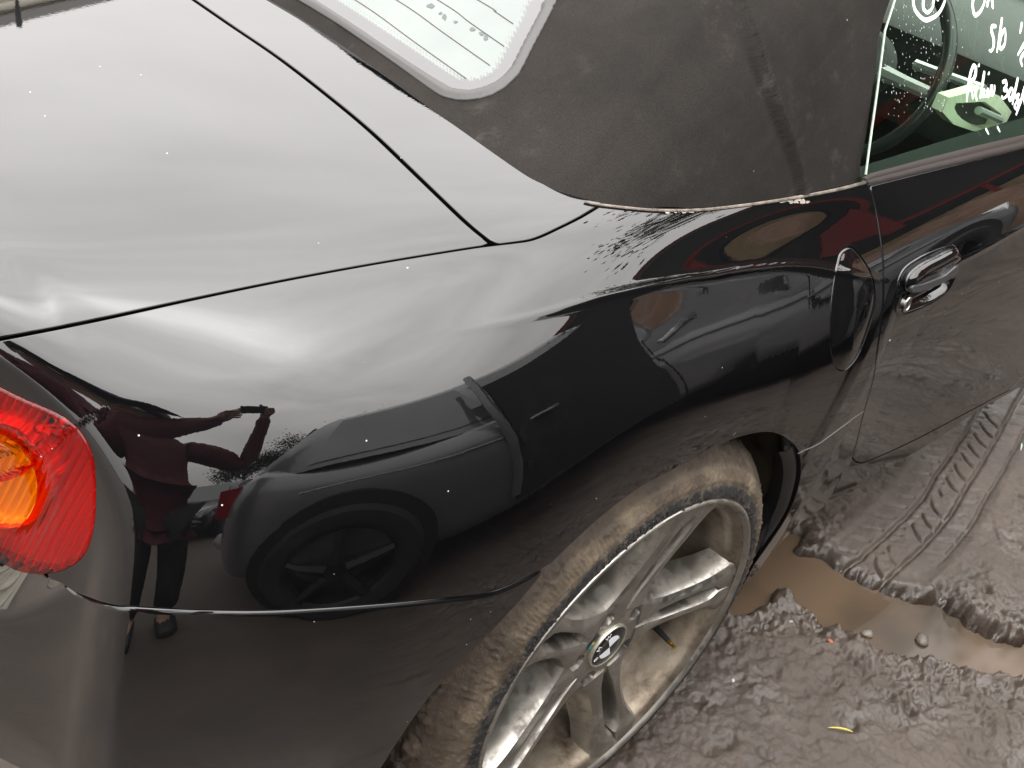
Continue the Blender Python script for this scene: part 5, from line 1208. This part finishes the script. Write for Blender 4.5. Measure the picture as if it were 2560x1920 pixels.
            for k in range(5):
                a = k * 2 * math.pi / 5 + .3; rb.tube([(ax + .04 * math.cos(a), wy + sgn * .104, .318 + .04 * math.sin(a)), (ax + .205 * math.cos(a), wy + sgn * .105, .318 + .205 * math.sin(a))], [.030, .022], 6)
            rb.obj('rim', M['far_alloy'], tw, auto=40)
    # screens
    for (xa, xb, za, zb_, nm) in ((gx_[-1] - .06, gx_[-2] + .08, .92, H_ - .08, 'windscreen'), (gx_[0] + .10, gx_[1] - .08, .97, H_ - .10, 'rear_screen')):
        dx_ = .03 if nm == 'windscreen' else -.03
        mesh_obj(nm, [(xa + dx_, -.60, za + .015), (xa + dx_, .60, za + .015), (xb + dx_, .52, zb_ + .02), (xb + dx_, -.52, zb_ + .02)], [(0, 1, 2, 3) if nm == 'windscreen' else (3, 2, 1, 0)], g_, root, smooth=False)
    for sx in (-1, 1):
        bb = MB(); bb.tube([(sx * (hl - .18), -.72, .46), (sx * (hl + .02), -.5, .46), (sx * (hl + .05), 0, .46), (sx * (hl + .02), .5, .46), (sx * (hl - .18), .72, .46)], [.05, .09, .10, .09, .05], 8); bb.obj('bumper', paint, root)
        pb = MB(); pb.box((sx * (hl + .155), 0, .46), (.012, .50, .11)); pb.obj('number_plate', bpy.data.materials.get('plain_plate') or material('plain_plate', (.75, .73, .60), .4), root)
    return root
silver = material('silver_car_paint', (.17, .173, .178), .42, .45, coat=1, coat_rough=.01)
grey = material('dark_grey_car_paint', (.035, .037, .042), .35, .3, coat=1, coat_rough=.01)
blackp = material('black_car_paint', (.006, .007, .010), .3, 0, coat=1, coat_rough=.01)
near_car = make_car('parked_car', 'silver hatchback with a dark panel for its shaded open doorway parked close alongside, mirrored in the rear quarter', 'cars parked in the muddy yard', silver, (.77, -2.49, 0), 0, 3.9, 1.74, 1.44, 'hatch', .68, .82)
mb = MB(); mb.box((-.02, .875, .74), (1.02, .02, .86)); mb.obj('doorway', M['dark_inner'], near_car, smooth=False)  # flat dark panel stands in for the shaded interior; no opening is cut
mb = MB(); mb.tube([(-.55, .884, .35), (-.56, .890, .7), (-.58, .884, 1.0), (-.50, .80, 1.36)], .022, 8); mb.obj('door_pillar', silver, near_car)
mb = MB(); mb.box((-.50, .889, .72), (.03, .012, .10)); mb.box((-.49, .889, .50), (.03, .012, .06)); mb.obj('door_latch', M['rubber'], near_car, smooth=False)
make_car('parked_car', 'black hatchback standing end on behind the silver hatchback, mirrored over the rear wheel', 'cars parked in the muddy yard', blackp, (-3.6, -5.3, 0), D2R(80), 4.1, 1.72, 1.47, 'hatch')
make_car('parked_car', 'tall dark blue people carrier facing the yard, mirrored in the shoulder beside the soft top', 'cars parked in the muddy yard', grey, (5.9, -1.15, 0), D2R(168), 4.3, 1.76, 1.80, 'estate')

# red lorry standing ahead to the right
red = mud_dirt('faded_red_paint', (.15, .017, .012), (.10, .010, .008), .45, 6)
lorry = empty('red_lorry', (4.35, -6.5, 0), D2R(-118), 'tall red lorry mirrored in the door and side window of the black car', 'lorry')
cabp = [(-1.0, .55, .0), (-.95, 1.0, .2), (-.92, 1.20, .25), (-.80, 2.45, .25), (-.55, 2.85, .2), (.75, 2.95, .2), (.85, .55, 0)]
mb = MB(); mb.box((0, 0, 1.70), (1.9, 2.40, 2.2), taper=.93); o = mb.obj('cab', red, lorry, smooth=False); bv = o.modifiers.new('edge', 'BEVEL'); bv.width = .12; bv.segments = 4
mb = MB(); mb.box((.99, 0, 2.05), (.03, 2.0, .80), Euler((0, -.08, 0))); mb.obj('windscreen', glass_dark(), lorry, smooth=False)
for sgn in (-1, 1):
    mb = MB(); mb.box((.25, sgn * 1.185, 2.05), (.95, .03, .75), Euler((sgn * .04, 0, 0))); mb.obj('side_window', glass_dark(), lorry, smooth=False)
    mb = MB(); mb.lathe([(.001, .03), (.085, .02), (.11, .0), (.125, -.02)], 24, (1.06, sgn * .80, .98), axis='x'); mb.obj('headlamp', bpy.data.materials['far_headlamp'], lorry)
    mb = MB(); mb.tube([(.9, sgn * 1.2, 2.5), (1.15, sgn * 1.4, 2.45), (1.15, sgn * 1.4, 1.9)], .02, 6); mb.box((1.15, sgn * 1.42, 2.15), (.06, .2, .42)); mb.obj('mirror', M['rubber'], lorry)
    mb = MB(); mb.lathe([(.25, sgn * .16), (.46, sgn * .16), (.50, sgn * .12), (.50, -sgn * .16), (.2, -sgn * .16)], 40, (.05, sgn * 1.0, .5)); mb.lathe([(.25, sgn * .14), (.0001, sgn * .10)], 24, (.05, sgn * 1.0, .5)); mb.obj('front_wheel', M['tyre_far'], lorry, auto=40)
    mb = MB(); mb.lathe([(.25, sgn * .2), (.46, sgn * .2), (.50, sgn * .16), (.50, -sgn * .2), (.2, -sgn * .2)], 40, (-4.2, sgn * .95, .5)); mb.obj('rear_wheel', M['tyre_far'], lorry, auto=40)
mb = MB(); mb.box((1.0, 0, .72), (.22, 2.42, .36)); mb.obj('front_bumper', red, lorry, smooth=False)
mb = MB(); mb.box((1.02, 0, 1.30), (.03, 1.5, .22)); mb.obj('grille', M['rubber'], lorry, smooth=False)
mb = MB(); mb.box((-3.2, 0, .65), (5.4, .9, .25)); mb.obj('chassis', M['dark_inner'], lorry, smooth=False)
mb = MB(); mb.box((-3.4, 0, .80), (4.9, 2.4, .12)); mb.obj('deck', red, lorry, smooth=False)
wood = mud_dirt('weathered_board', (.20, .15, .085), (.12, .085, .05), .7, 9)
bd = None
for sgn in (-1, 1):
    for k in range(3):
        if bd is None:
            mb = MB(); mb.box((0, 0, 0), (4.8, .03, .17)); bd = mb.obj('side_board', wood, lorry, smooth=False); b2 = bd
        else:
            b2 = bd.copy(); link(b2); b2.parent = lorry
        b2.location = (-3.4, sgn * 1.19, 0.92 + k * .17)
    for k in range(5):
        mb = MB(); mb.box((-5.8 + k * 1.2, sgn * 1.215, 1.2), (.07, .03, .85)); mb.obj('side_post', red, lorry, smooth=False)

for zz, ya in ((1.62, 1.2), (2.45, 1.2)):
    mb = MB(); mb.box((-3.4, ya, zz), (4.9, .06, .07)); mb.obj('rail', red, lorry, smooth=False)
    mb = MB(); mb.box((-3.4, -ya, zz), (4.9, .06, .07)); mb.obj('rail', red, lorry, smooth=False)
for k in range(4):
    for sgn in (-1, 1):
        mb = MB(); mb.box((-5.8 + k * 1.6, sgn * 1.2, 2.1), (.10, .08, 1.2)); mb.obj('stake', red, lorry, smooth=False)
mb = MB(); mb.tube([(-5.2, 1.24, 1.62), (-1.6, 1.24, 2.45)], .04, 6); mb.obj('brace', red, lorry)
mb = MB(); mb.box((-3.4, 0, 1.9), (4.6, 2.0, 1.3)); o = mb.obj('sky_block_load', material('sky_block_dark', (.010, .012, .012), .7), lorry, smooth=False); bv = o.modifiers.new('edge', 'BEVEL'); bv.width = .15; bv.segments = 3  # added dark block, keeps bright sky out of the side window's reflection
# earth bank, trees, warehouse and mast
earth = mud_dirt('brown_earth', (.135, .080, .050), (.075, .042, .026), .9, 2.5)
n = 90; U_, V_ = np.meshgrid(np.linspace(-1, 1, n), np.linspace(-1, 1, n), indexing='ij')
hb = 1.25 * np.clip(1 - (np.abs(U_) ** 2.6 + np.abs(V_) ** 2.2), 0, 1) ** .6; hb *= 1 + .18 * fbm(U_ * 4, V_ * 4, 4, 90); hb += .06 * fbm(U_ * 20, V_ * 20, 3, 91) * (hb > .05) - .05
bank = mesh_obj('earth_bank', np.stack([U_ * 1.9 + 0 * V_, V_ * 1.15, hb], -1).reshape(-1, 3), np.stack([np.arange(n * n).reshape(n, n)[:-1, :-1], np.arange(n * n).reshape(n, n)[1:, :-1], np.arange(n * n).reshape(n, n)[1:, 1:], np.arange(n * n).reshape(n, n)[:-1, 1:]], -1).reshape(-1, 4), earth)
bank.location = (4.3, -3.6, 0); bank.rotation_euler = (0, 0, D2R(100)); tag(bank, 'heap of brown earth mirrored above the crease of the black car', 'earth heap', kind=None)

leafm = material('dark_foliage', (.035, .045, .022), .7, spec=.2); barkm = material('bark', (.06, .048, .038), .9)
leaf_proto = {}
def make_tree(loc, h, r, label, seed, group='trees behind the yard'):
    root = empty('broadleaf_tree', loc, 0, label, 'tree', group); rg_ = np.random.default_rng(seed)
    mb = MB(); mb.tube([(0, 0, -.1), (.05, .02, h * .25), (.02, -.05, h * .55), (.08, .0, h * .85)], [.028 * h, .022 * h, .015 * h, .004 * h], 8)
    ends = []
    for k in range(9):
        a = rg_.uniform(0, 6.28); z0 = h * rg_.uniform(.25, .6); z1 = z0 + h * rg_.uniform(.15, .35); rr = r * rg_.uniform(.5, .85)
        e = (rr * math.cos(a), rr * math.sin(a), min(z1, h * .95)); mb.tube([(.03, 0, z0), (e[0] * .5, e[1] * .5, (z0 + e[2]) / 2 + .1), e], [.010 * h, .006 * h, .002 * h], 6); ends.append(e)
    mb.obj('trunk', barkm, root)
    cs = np.array(ends + [(0, 0, h * .85), (r * .2, 0, h * .7), (-r * .2, r * .2, h * .65)])
    n_ = 7000; c = cs[rg_.integers(0, len(cs), n_)] + rg_.normal(0, 1, (n_, 3)) * [r * .22, r * .22, h * .075]
    d1 = rg_.normal(0, 1, (n_, 3)); d1 /= np.linalg.norm(d1, axis=1, keepdims=True); d2 = np.cross(d1, rg_.normal(0, 1, (n_, 3))); d2 /= np.linalg.norm(d2, axis=1, keepdims=True); s_ = rg_.uniform(.04, .11, (n_, 1)) * h / 6
    V3 = np.stack([c - d1 * s_, c + d2 * s_ * .6, c + d1 * s_, c - d2 * s_ * .6], 1).reshape(-1, 3)
    mesh_obj('crown', V3, np.arange(n_ * 4).reshape(-1, 4), leafm, root, smooth=False)
TREES = [((-9.5, -17, 0), 6.5, 2.4), ((-5.4, -18, 0), 7.2, 2.7), ((-1.2, -14, 0), 6.2, 2.3), ((2.2, -15.0, 0), 7.5, 2.8), ((5.5, -15.5, 0), 6.4, 2.5), ((9.0, -17, 0), 7.0, 2.7), ((9.6, .4, 0), 7.4, 2.6), ((12.2, -1.6, 0), 8.2, 3.0)]
words = ['far left', 'second from the left', 'third from the left', 'third from the right', 'second from the right', 'far right']
for i, (p, h, r) in enumerate(TREES):
    make_tree(p, h, r, 'dark leafy tree, %s in the row behind the parked cars' % words[i] if i < 6 else ('dark leafy tree just behind the blue people carrier', 'taller leafy tree farther back behind the blue people carrier')[i - 6], 100 + i)

# pale clad warehouse beyond the far side of the car, mirrored in the boot lid, and a mast before it
clad = mud_dirt('cream_cladding', (.86, .82, .72), (.80, .75, .64), .6, .6)
house = empty('warehouse', (4.6, 13.2, 0), D2R(28), 'cream clad warehouse mirrored at the top corner of the boot lid', 'building')
mb = MB(); mb.box((0, 3, 2.875), (22, 6, 5.75)); mb.obj('wall', clad, house, smooth=False)
for k in range(15):
    b_ = MB(); b_.box((0, -.02, .25 + k * .38), (22.02, .05, .045)); b_.obj('cladding_rail', clad, house, smooth=False)
mb = MB(); mb.box((0, 3, 5.87), (22.2, 6.2, .2)); mb.obj('roof', material('grey_roof', (.25, .24, .23), .6), house, smooth=False)
mast = empty('mast', (2.65, 7.15, 0), 0, 'thin dark mast with a cross arm mirrored at the corner of the boot lid', 'mast')
mb = MB(); mb.tube([(0, 0, 0), (0, 0, 2.0), (0, 0, 3.48)], .012, 8); mb.obj('pole', M['rubber'], mast)
mb = MB(); mb.tube([(0, 0, 3.41), (0, 0, 3.48), (0, 0, 3.68), (0, 0, 3.70)], [.012, .020, .026, .018], 10); mb.obj('mast_head', M['rubber'], mast)
mb = MB(); mb.tube([(-.9, -.35, 3.24), (0, 0, 3.27), (.9, .35, 3.24)], .012, 6); mb.obj('cross_arm', M['rubber'], mast)
# ------------------------------------------------------------------ inside the cabin
tub = material('dark_cabin_plastic', (.045, .048, .047), .55)
mb = MB(); mb.box((.95, 0, .30), (1.5, 1.30, .04)); mb.box((1.62, 0, .60), (.08, 1.36, .62)); mb.box((.16, 0, .62), (.06, 1.30, .60)); mb.box((.95, .72, .52), (1.5, .05, .46)); mb.box((.9, 0, .48), (1.2, .22, .34)); mb.obj('cabin_floor', tub, roadster, smooth=False)
leather = material('black_leather', (.05, .05, .05), .42)
mb = MB()
for yy in (-.37, .37):
    mb.tube([(.30, yy, .92), (.34, yy, .82), (.42, yy, .60), (.50, yy, .46)], [.17, .22, .23, .20], 14); mb.tube([(.50, yy, .44), (.75, yy, .46), (.98, yy, .47)], [.20, .23, .20], 14)
seats = mb
for yy in (-.37, .37):
    mb = MB(); mb.tube([(.31, yy, .95), (.36, yy, .80), (.44, yy, .58), (.50, yy, .46)], [.14, .21, .22, .18], 14); mb.tube([(.50, yy, .42), (.75, yy, .44), (.98, yy, .45)], [.19, .22, .19], 14); mb.obj('seat', leather, roadster)
dashm = material('dark_dashboard', (.055, .058, .057), .5)
xx = np.linspace(-.70, .70, 20); rows = []
for y in xx: rows.append([(1.30, y, .60), (1.24, y, .72), (1.22, y, .80), (1.28, y, .86), (1.45, y, .89), (1.66, y, .91)])
mb = MB(); mb.grid(np.array(rows)); mb.obj('dashboard', dashm, roadster)
# steering wheel: rim, spokes, boss
sw = empty('steering_wheel', (0, 0, 0)); sw.parent = roadster
SC = np.array([1.05, -.355, .770]); sa = D2R(24); e1 = np.array([0, 1., 0]); e2 = np.array([math.sin(sa), 0, math.cos(sa)]); e3 = np.array([-math.cos(sa), 0, math.sin(sa)])
rimm = material('steering_rim', (.035, .036, .036), .25)
mb = MB(); pts = [tuple(SC + .182 * (e1 * math.cos(a) + e2 * math.sin(a))) for a in np.linspace(0, 2 * math.pi, 65)]; mb.tube(pts, 0.0135, 12, cap=False); mb.obj('steering_rim', rimm, sw)
mb = MB(); mb.lathe([(.0001, .03), (.05, .028), (.075, .01), (.08, -.03)], 28, axis='x'); bv_ = np.array(mb.v); bv_ = SC + bv_[:, 0:1] * e3 + bv_[:, 1:2] * e1 * 1.05 + bv_[:, 2:3] * e2 * .85; mb.v = [tuple(p) for p in bv_]; mb.obj('boss', dashm, sw)
spk = material('silver_spoke', (.55, .57, .55), .3, .6)
for a in (D2R(180), D2R(0), D2R(270)):
    d = e1 * math.cos(a) + e2 * math.sin(a); mb = MB(); mb.tube([tuple(SC + d * .07), tuple(SC + d * .12 + e3 * -.004), tuple(SC + d * .172)], [.016, .013, .012], 8); mb.obj('spoke', spk, sw)
mb = MB(); mb.tube([(1.10, -.46, .79), (1.10, -.54, .795), (1.09, -.60, .80)], [.010, .008, .010], 8); mb.obj('indicator_stalk', spk, roadster)
# cream door pull surround on the inner door skin
cream = material('cream_trim', (.75, .76, .60), .45)
DP = np.array([0, -.655, 0]); DN = np.array([0, -1., 0])
def inner(px, py, y=-.655): return on_plane(px, py, np.array([0, y, 0]), DN)
outer = [(2397, 238), (2372, 244), (2356, 280), (2384, 311), (2427, 326), (2480, 339), (2503, 332), (2529, 280), (2500, 241), (2457, 220)]
innr = [(2390, 258), (2386, 270), (2392, 284), (2404, 297), (2430, 313), (2467, 325), (2488, 322), (2501, 296), (2503, 284), (2462, 254)]
A = [inner(*p) for p in outer]; Bn = [inner(*p) for p in innr]; n = len(A); off = np.array([0, .02, 0])
v_ = A + Bn + [b + off for b in Bn] + [a + off for a in A]
f_ = [(i, (i + 1) % n, n + (i + 1) % n, n + i) for i in range(n)] + [(n + i, n + (i + 1) % n, 2 * n + (i + 1) % n, 2 * n + i) for i in range(n)] + [(3 * n + i, 3 * n + (i + 1) % n, (i + 1) % n, i) for i in range(n)]
mesh_obj('door_pull_surround', v_, f_, cream, roadster, smooth=False)
mesh_obj('door_pull_cup', [b + off for b in Bn], [tuple(range(n))], material('cup_grey', (.05, .055, .05), .35), roadster, smooth=False)
mb = MB(); mb.tube([tuple(inner(2446, 276, -.66)), tuple(inner(2500, 300, -.66))], .007, 8); mb.obj('door_pull_bar', spk, roadster)
# inner door card below the glass
mb = MB(); rows = []
for x in np.linspace(.42, 1.40, 12): rows.append([(x, -.755, .855), (x, -.70, .80), (x, -.675, .70), (x, -.69, .45)])
mb.grid(np.array(rows)); mb.obj('door_card', tub, roadster)

# ------------------------------------------------------------------ the photographer, standing behind the tail of the car
skinm = material('skin', (.36, .22, .16), .5, spec=.4); jumper = mud_dirt('red_knit', (.085, .008, .011), (.05, .005, .008), .85, 40); trousers = mud_dirt('dark_patterned_trousers', (.022, .021, .020), (.012, .012, .013), .85, 60); hairm = material('dark_cap', (.012, .013, .018), .7); shoem = material('dark_boots', (.02, .018, .016), .6)
rdir = np.array([math.sin(YAW), -math.cos(YAW), 0]); fdir = np.array([math.cos(YAW), math.sin(YAW), 0]); up3 = np.array([0, 0, 1.])
BASE = np.array([CAM[0], CAM[1], 0]) - rdir * .235 - fdir * .22
def bp(r, f, z): return tuple(BASE + rdir * r + fdir * f + up3 * z * .868)
person = tag(empty('person', tuple(BASE), 0), 'person in a red jumper and dark cap holding up a phone beside the tail', 'person')
def skin(name, pts, edges, radii, mat, root=0, sub=2, parent=None):
    me = bpy.data.meshes.new(name); P_ = [Vector(p) - Vector(BASE) for p in pts]; me.from_pydata(P_, edges, []); me.materials.append(mat)
    o = bpy.data.objects.new(name, me); link(o, parent)
    md = o.modifiers.new('skin', 'SKIN'); lay = me.skin_vertices[0].data
    for i, r in enumerate(radii): lay[i].radius = (r, r) if not isinstance(r, tuple) else r; lay[i].use_root = (i == root)
    md.use_smooth_shade = True; s_ = o.modifiers.new('sub', 'SUBSURF'); s_.levels = sub; s_.render_levels = sub
    return o
camr = CAM - FWD * .012
hand_r = camr + RIGHT * .135 - UP * .022; hand_l = camr - RIGHT * .030 - UP * .058
pts = [bp(0, 0, .92), bp(0, .01, 1.08), bp(0, 0.01, 1.24), bp(0, .0, 1.36), bp(0, .01, 1.43), bp(0, .03, 1.52), bp(0, .035, 1.61),
       bp(.17, 0, 1.35), bp(.36, -.02, 1.20), tuple(hand_r - FWD * .09 - up3 * .09), tuple(hand_r - FWD * .03 - up3 * .02),
       bp(-.17, 0, 1.35), bp(-.20, .08, 1.10), tuple(hand_l - FWD * .10 - up3 * .05 - RIGHT * .03), tuple(hand_l - FWD * .025 - RIGHT * .01),
       bp(.09, 0, .86), bp(.10, .02, .48), bp(.10, -.02, .09), bp(.11, .12, .04), bp(-.09, 0, .86), bp(-.10, .02, .48), bp(-.11, -.02, .09), bp(-.12, .12, .04)]
edges = [(0, 1), (1, 2), (2, 3), (3, 4), (4, 5), (5, 6), (3, 7), (7, 8), (8, 9), (9, 10), (3, 11), (11, 12), (12, 13), (13, 14), (0, 15), (15, 16), (16, 17), (17, 18), (0, 19), (19, 20), (20, 21), (21, 22)]
rad = [.13, .12, .135, .10, .052, .078, .088, .062, .042, .030, .036, .062, .042, .030, .036, .082, .056, .040, .035, .082, .056, .040, .035]
# fingers curl round the phone: palm vertex 10 (right) and 14 (left)
for base_i, hp, sgn in ((10, hand_r, 1), (14, hand_l, -1)):
    for k in range(5):
        l = (.058, .068, .074, .068, .052)[k]; spread_ = (k - 2) * .017
        c0_ = Vector(pts[base_i]); i0_ = len(pts)
        if k == 0: d1 = Vector(UP * .045 + RIGHT * -sgn * .03 - FWD * .005); d2 = Vector(UP * .03 + RIGHT * -sgn * .02 + FWD * .01)
        else: d1 = Vector(RIGHT * sgn * .018 + UP * (spread_ - .005) + FWD * .028); d2 = Vector(-RIGHT * sgn * l * .7 + FWD * .006)
        pts += [tuple(c0_ + d1), tuple(c0_ + d1 + d2 * .6), tuple(c0_ + d1 + d2)]; edges += [(base_i, i0_), (i0_, i0_ + 1), (i0_ + 1, i0_ + 2)]; rad += [.0095, .0085, .0075]
skin('body', pts, edges, rad, skinm, 0, 2, person)
# keep fingers behind the lens: they close on the phone's long edges, clear of the camera
jp = [bp(0, 0, .90), bp(0, .01, 1.06), bp(0, .01, 1.24), bp(0, 0, 1.37), bp(.18, 0, 1.35), bp(.365, -.02, 1.195), tuple(hand_r - FWD * .085 - up3 * .085), bp(-.18, 0, 1.35), bp(-.205, .08, 1.095), tuple(hand_l - FWD * .10 - up3 * .052 - RIGHT * .03), bp(0, .0, .80)]
skin('jumper', jp, [(0, 1), (1, 2), (2, 3), (3, 4), (4, 5), (5, 6), (3, 7), (7, 8), (8, 9), (0, 10)], [.150, .140, .150, .100, .075, .056, .044, .075, .056, .044, .145], jumper, 0, 2, person)
skin('trousers', [bp(0, 0, .90), bp(.09, 0, .84), bp(.10, .02, .48), bp(.10, -.015, .12), bp(-.09, 0, .84), bp(-.10, .02, .48), bp(-.11, -.015, .12)], [(0, 1), (1, 2), (2, 3), (0, 4), (4, 5), (5, 6)], [.145, .098, .075, .062, .098, .075, .062], trousers, 0, 2, person)
for s_ in (1, -1): skin('boot', [bp(.105 * s_, -.04, .07), bp(.108 * s_, .03, .05), bp(.115 * s_, .16, .035)], [(0, 1), (1, 2)], [.055, .05, .042], shoem, 0, 2, person)
mb = MB(); hc_ = Vector(bp(0, .03, 1.585)) - Vector(BASE)
mb.lathe([(.0001, .105), (.05, .098), (.085, .070), (.098, .030), (.100, .0), (.096, -.02)], 28, tuple(hc_), axis='z')
a_ = []; 
for k in range(9):
    t_ = -.9 + 1.8 * k / 8; d = fdir * math.cos(t_) + rdir * math.sin(t_); a_.append([tuple(hc_ + Vector(d * .092) + Vector((0, 0, .012))), tuple(hc_ + Vector(d * (.092 + .075 * math.cos(t_ * .9))) + Vector((0, 0, -.004)))])
mb.grid(np.array(a_)); mb.obj('cap', hairm, person)
for s_ in (1, -1):
    mb = MB(); p_ = Vector(bp(.034 * s_, .115, 1.535)) - Vector(BASE); mb.lathe([(.0001, .011), (.008, .008), (.011, .0), (.008, -.008), (.0001, -.011)], 10, tuple(p_), axis='z'); mb.obj('eye', material('eye_white', (.7, .68, .64), .2) if s_ == 1 else bpy.data.materials['eye_white'], person)
    mb = MB(); p_ = Vector(bp(.083 * s_, .02, 1.535)) - Vector(BASE); mb.lathe([(.0001, .028), (.014, .018), (.017, 0), (.010, -.022), (.0001, -.028)], 10, tuple(p_), axis='z'); mb.obj('ear', skinm, person)
mb = MB(); mb.tube([tuple(Vector(bp(0, .105, 1.545)) - Vector(BASE)), tuple(Vector(bp(0, .135, 1.515)) - Vector(BASE)), tuple(Vector(bp(0, .112, 1.505)) - Vector(BASE))], [.009, .016, .010], 8); mb.obj('nose', skinm, person)
mb = MB(); mb.tube([tuple(Vector(bp(-.026, .100, 1.475)) - Vector(BASE)), tuple(Vector(bp(0, .112, 1.473)) - Vector(BASE)), tuple(Vector(bp(.026, .100, 1.475)) - Vector(BASE))], [.004, .007, .004], 8); mb.obj('mouth', material('lips', (.40, .15, .13), .5), person)
# phone: held just behind the viewpoint
mb = MB(); R3 = Matrix(((RIGHT[0], UP[0], -FWD[0]), (RIGHT[1], UP[1], -FWD[1]), (RIGHT[2], UP[2], -FWD[2])))
pc = CAM - FWD * .018 + RIGHT * .056 - UP * .018
mb.box((0, 0, 0), (.140, .069, .0075)); ph = mb.obj('phone', material('phone_shell', (.03, .03, .035), .3, .3), smooth=False); ph.matrix_world = Matrix.Translation(Vector(pc)) @ R3.to_4x4()
bv = ph.modifiers.new('edge', 'BEVEL'); bv.width = .003; bv.segments = 3; tag(ph, 'slim dark phone held up level in both hands, mirrored in the black paint', 'phone')
mb = MB(); mb.lathe([(.0001, .0), (.0045, .0), (.0055, .0008), (.0055, -.001)], 16, (-.056, .018, -.0040), axis='z'); mb.obj('phone_lens', M['gloss_black'], ph)
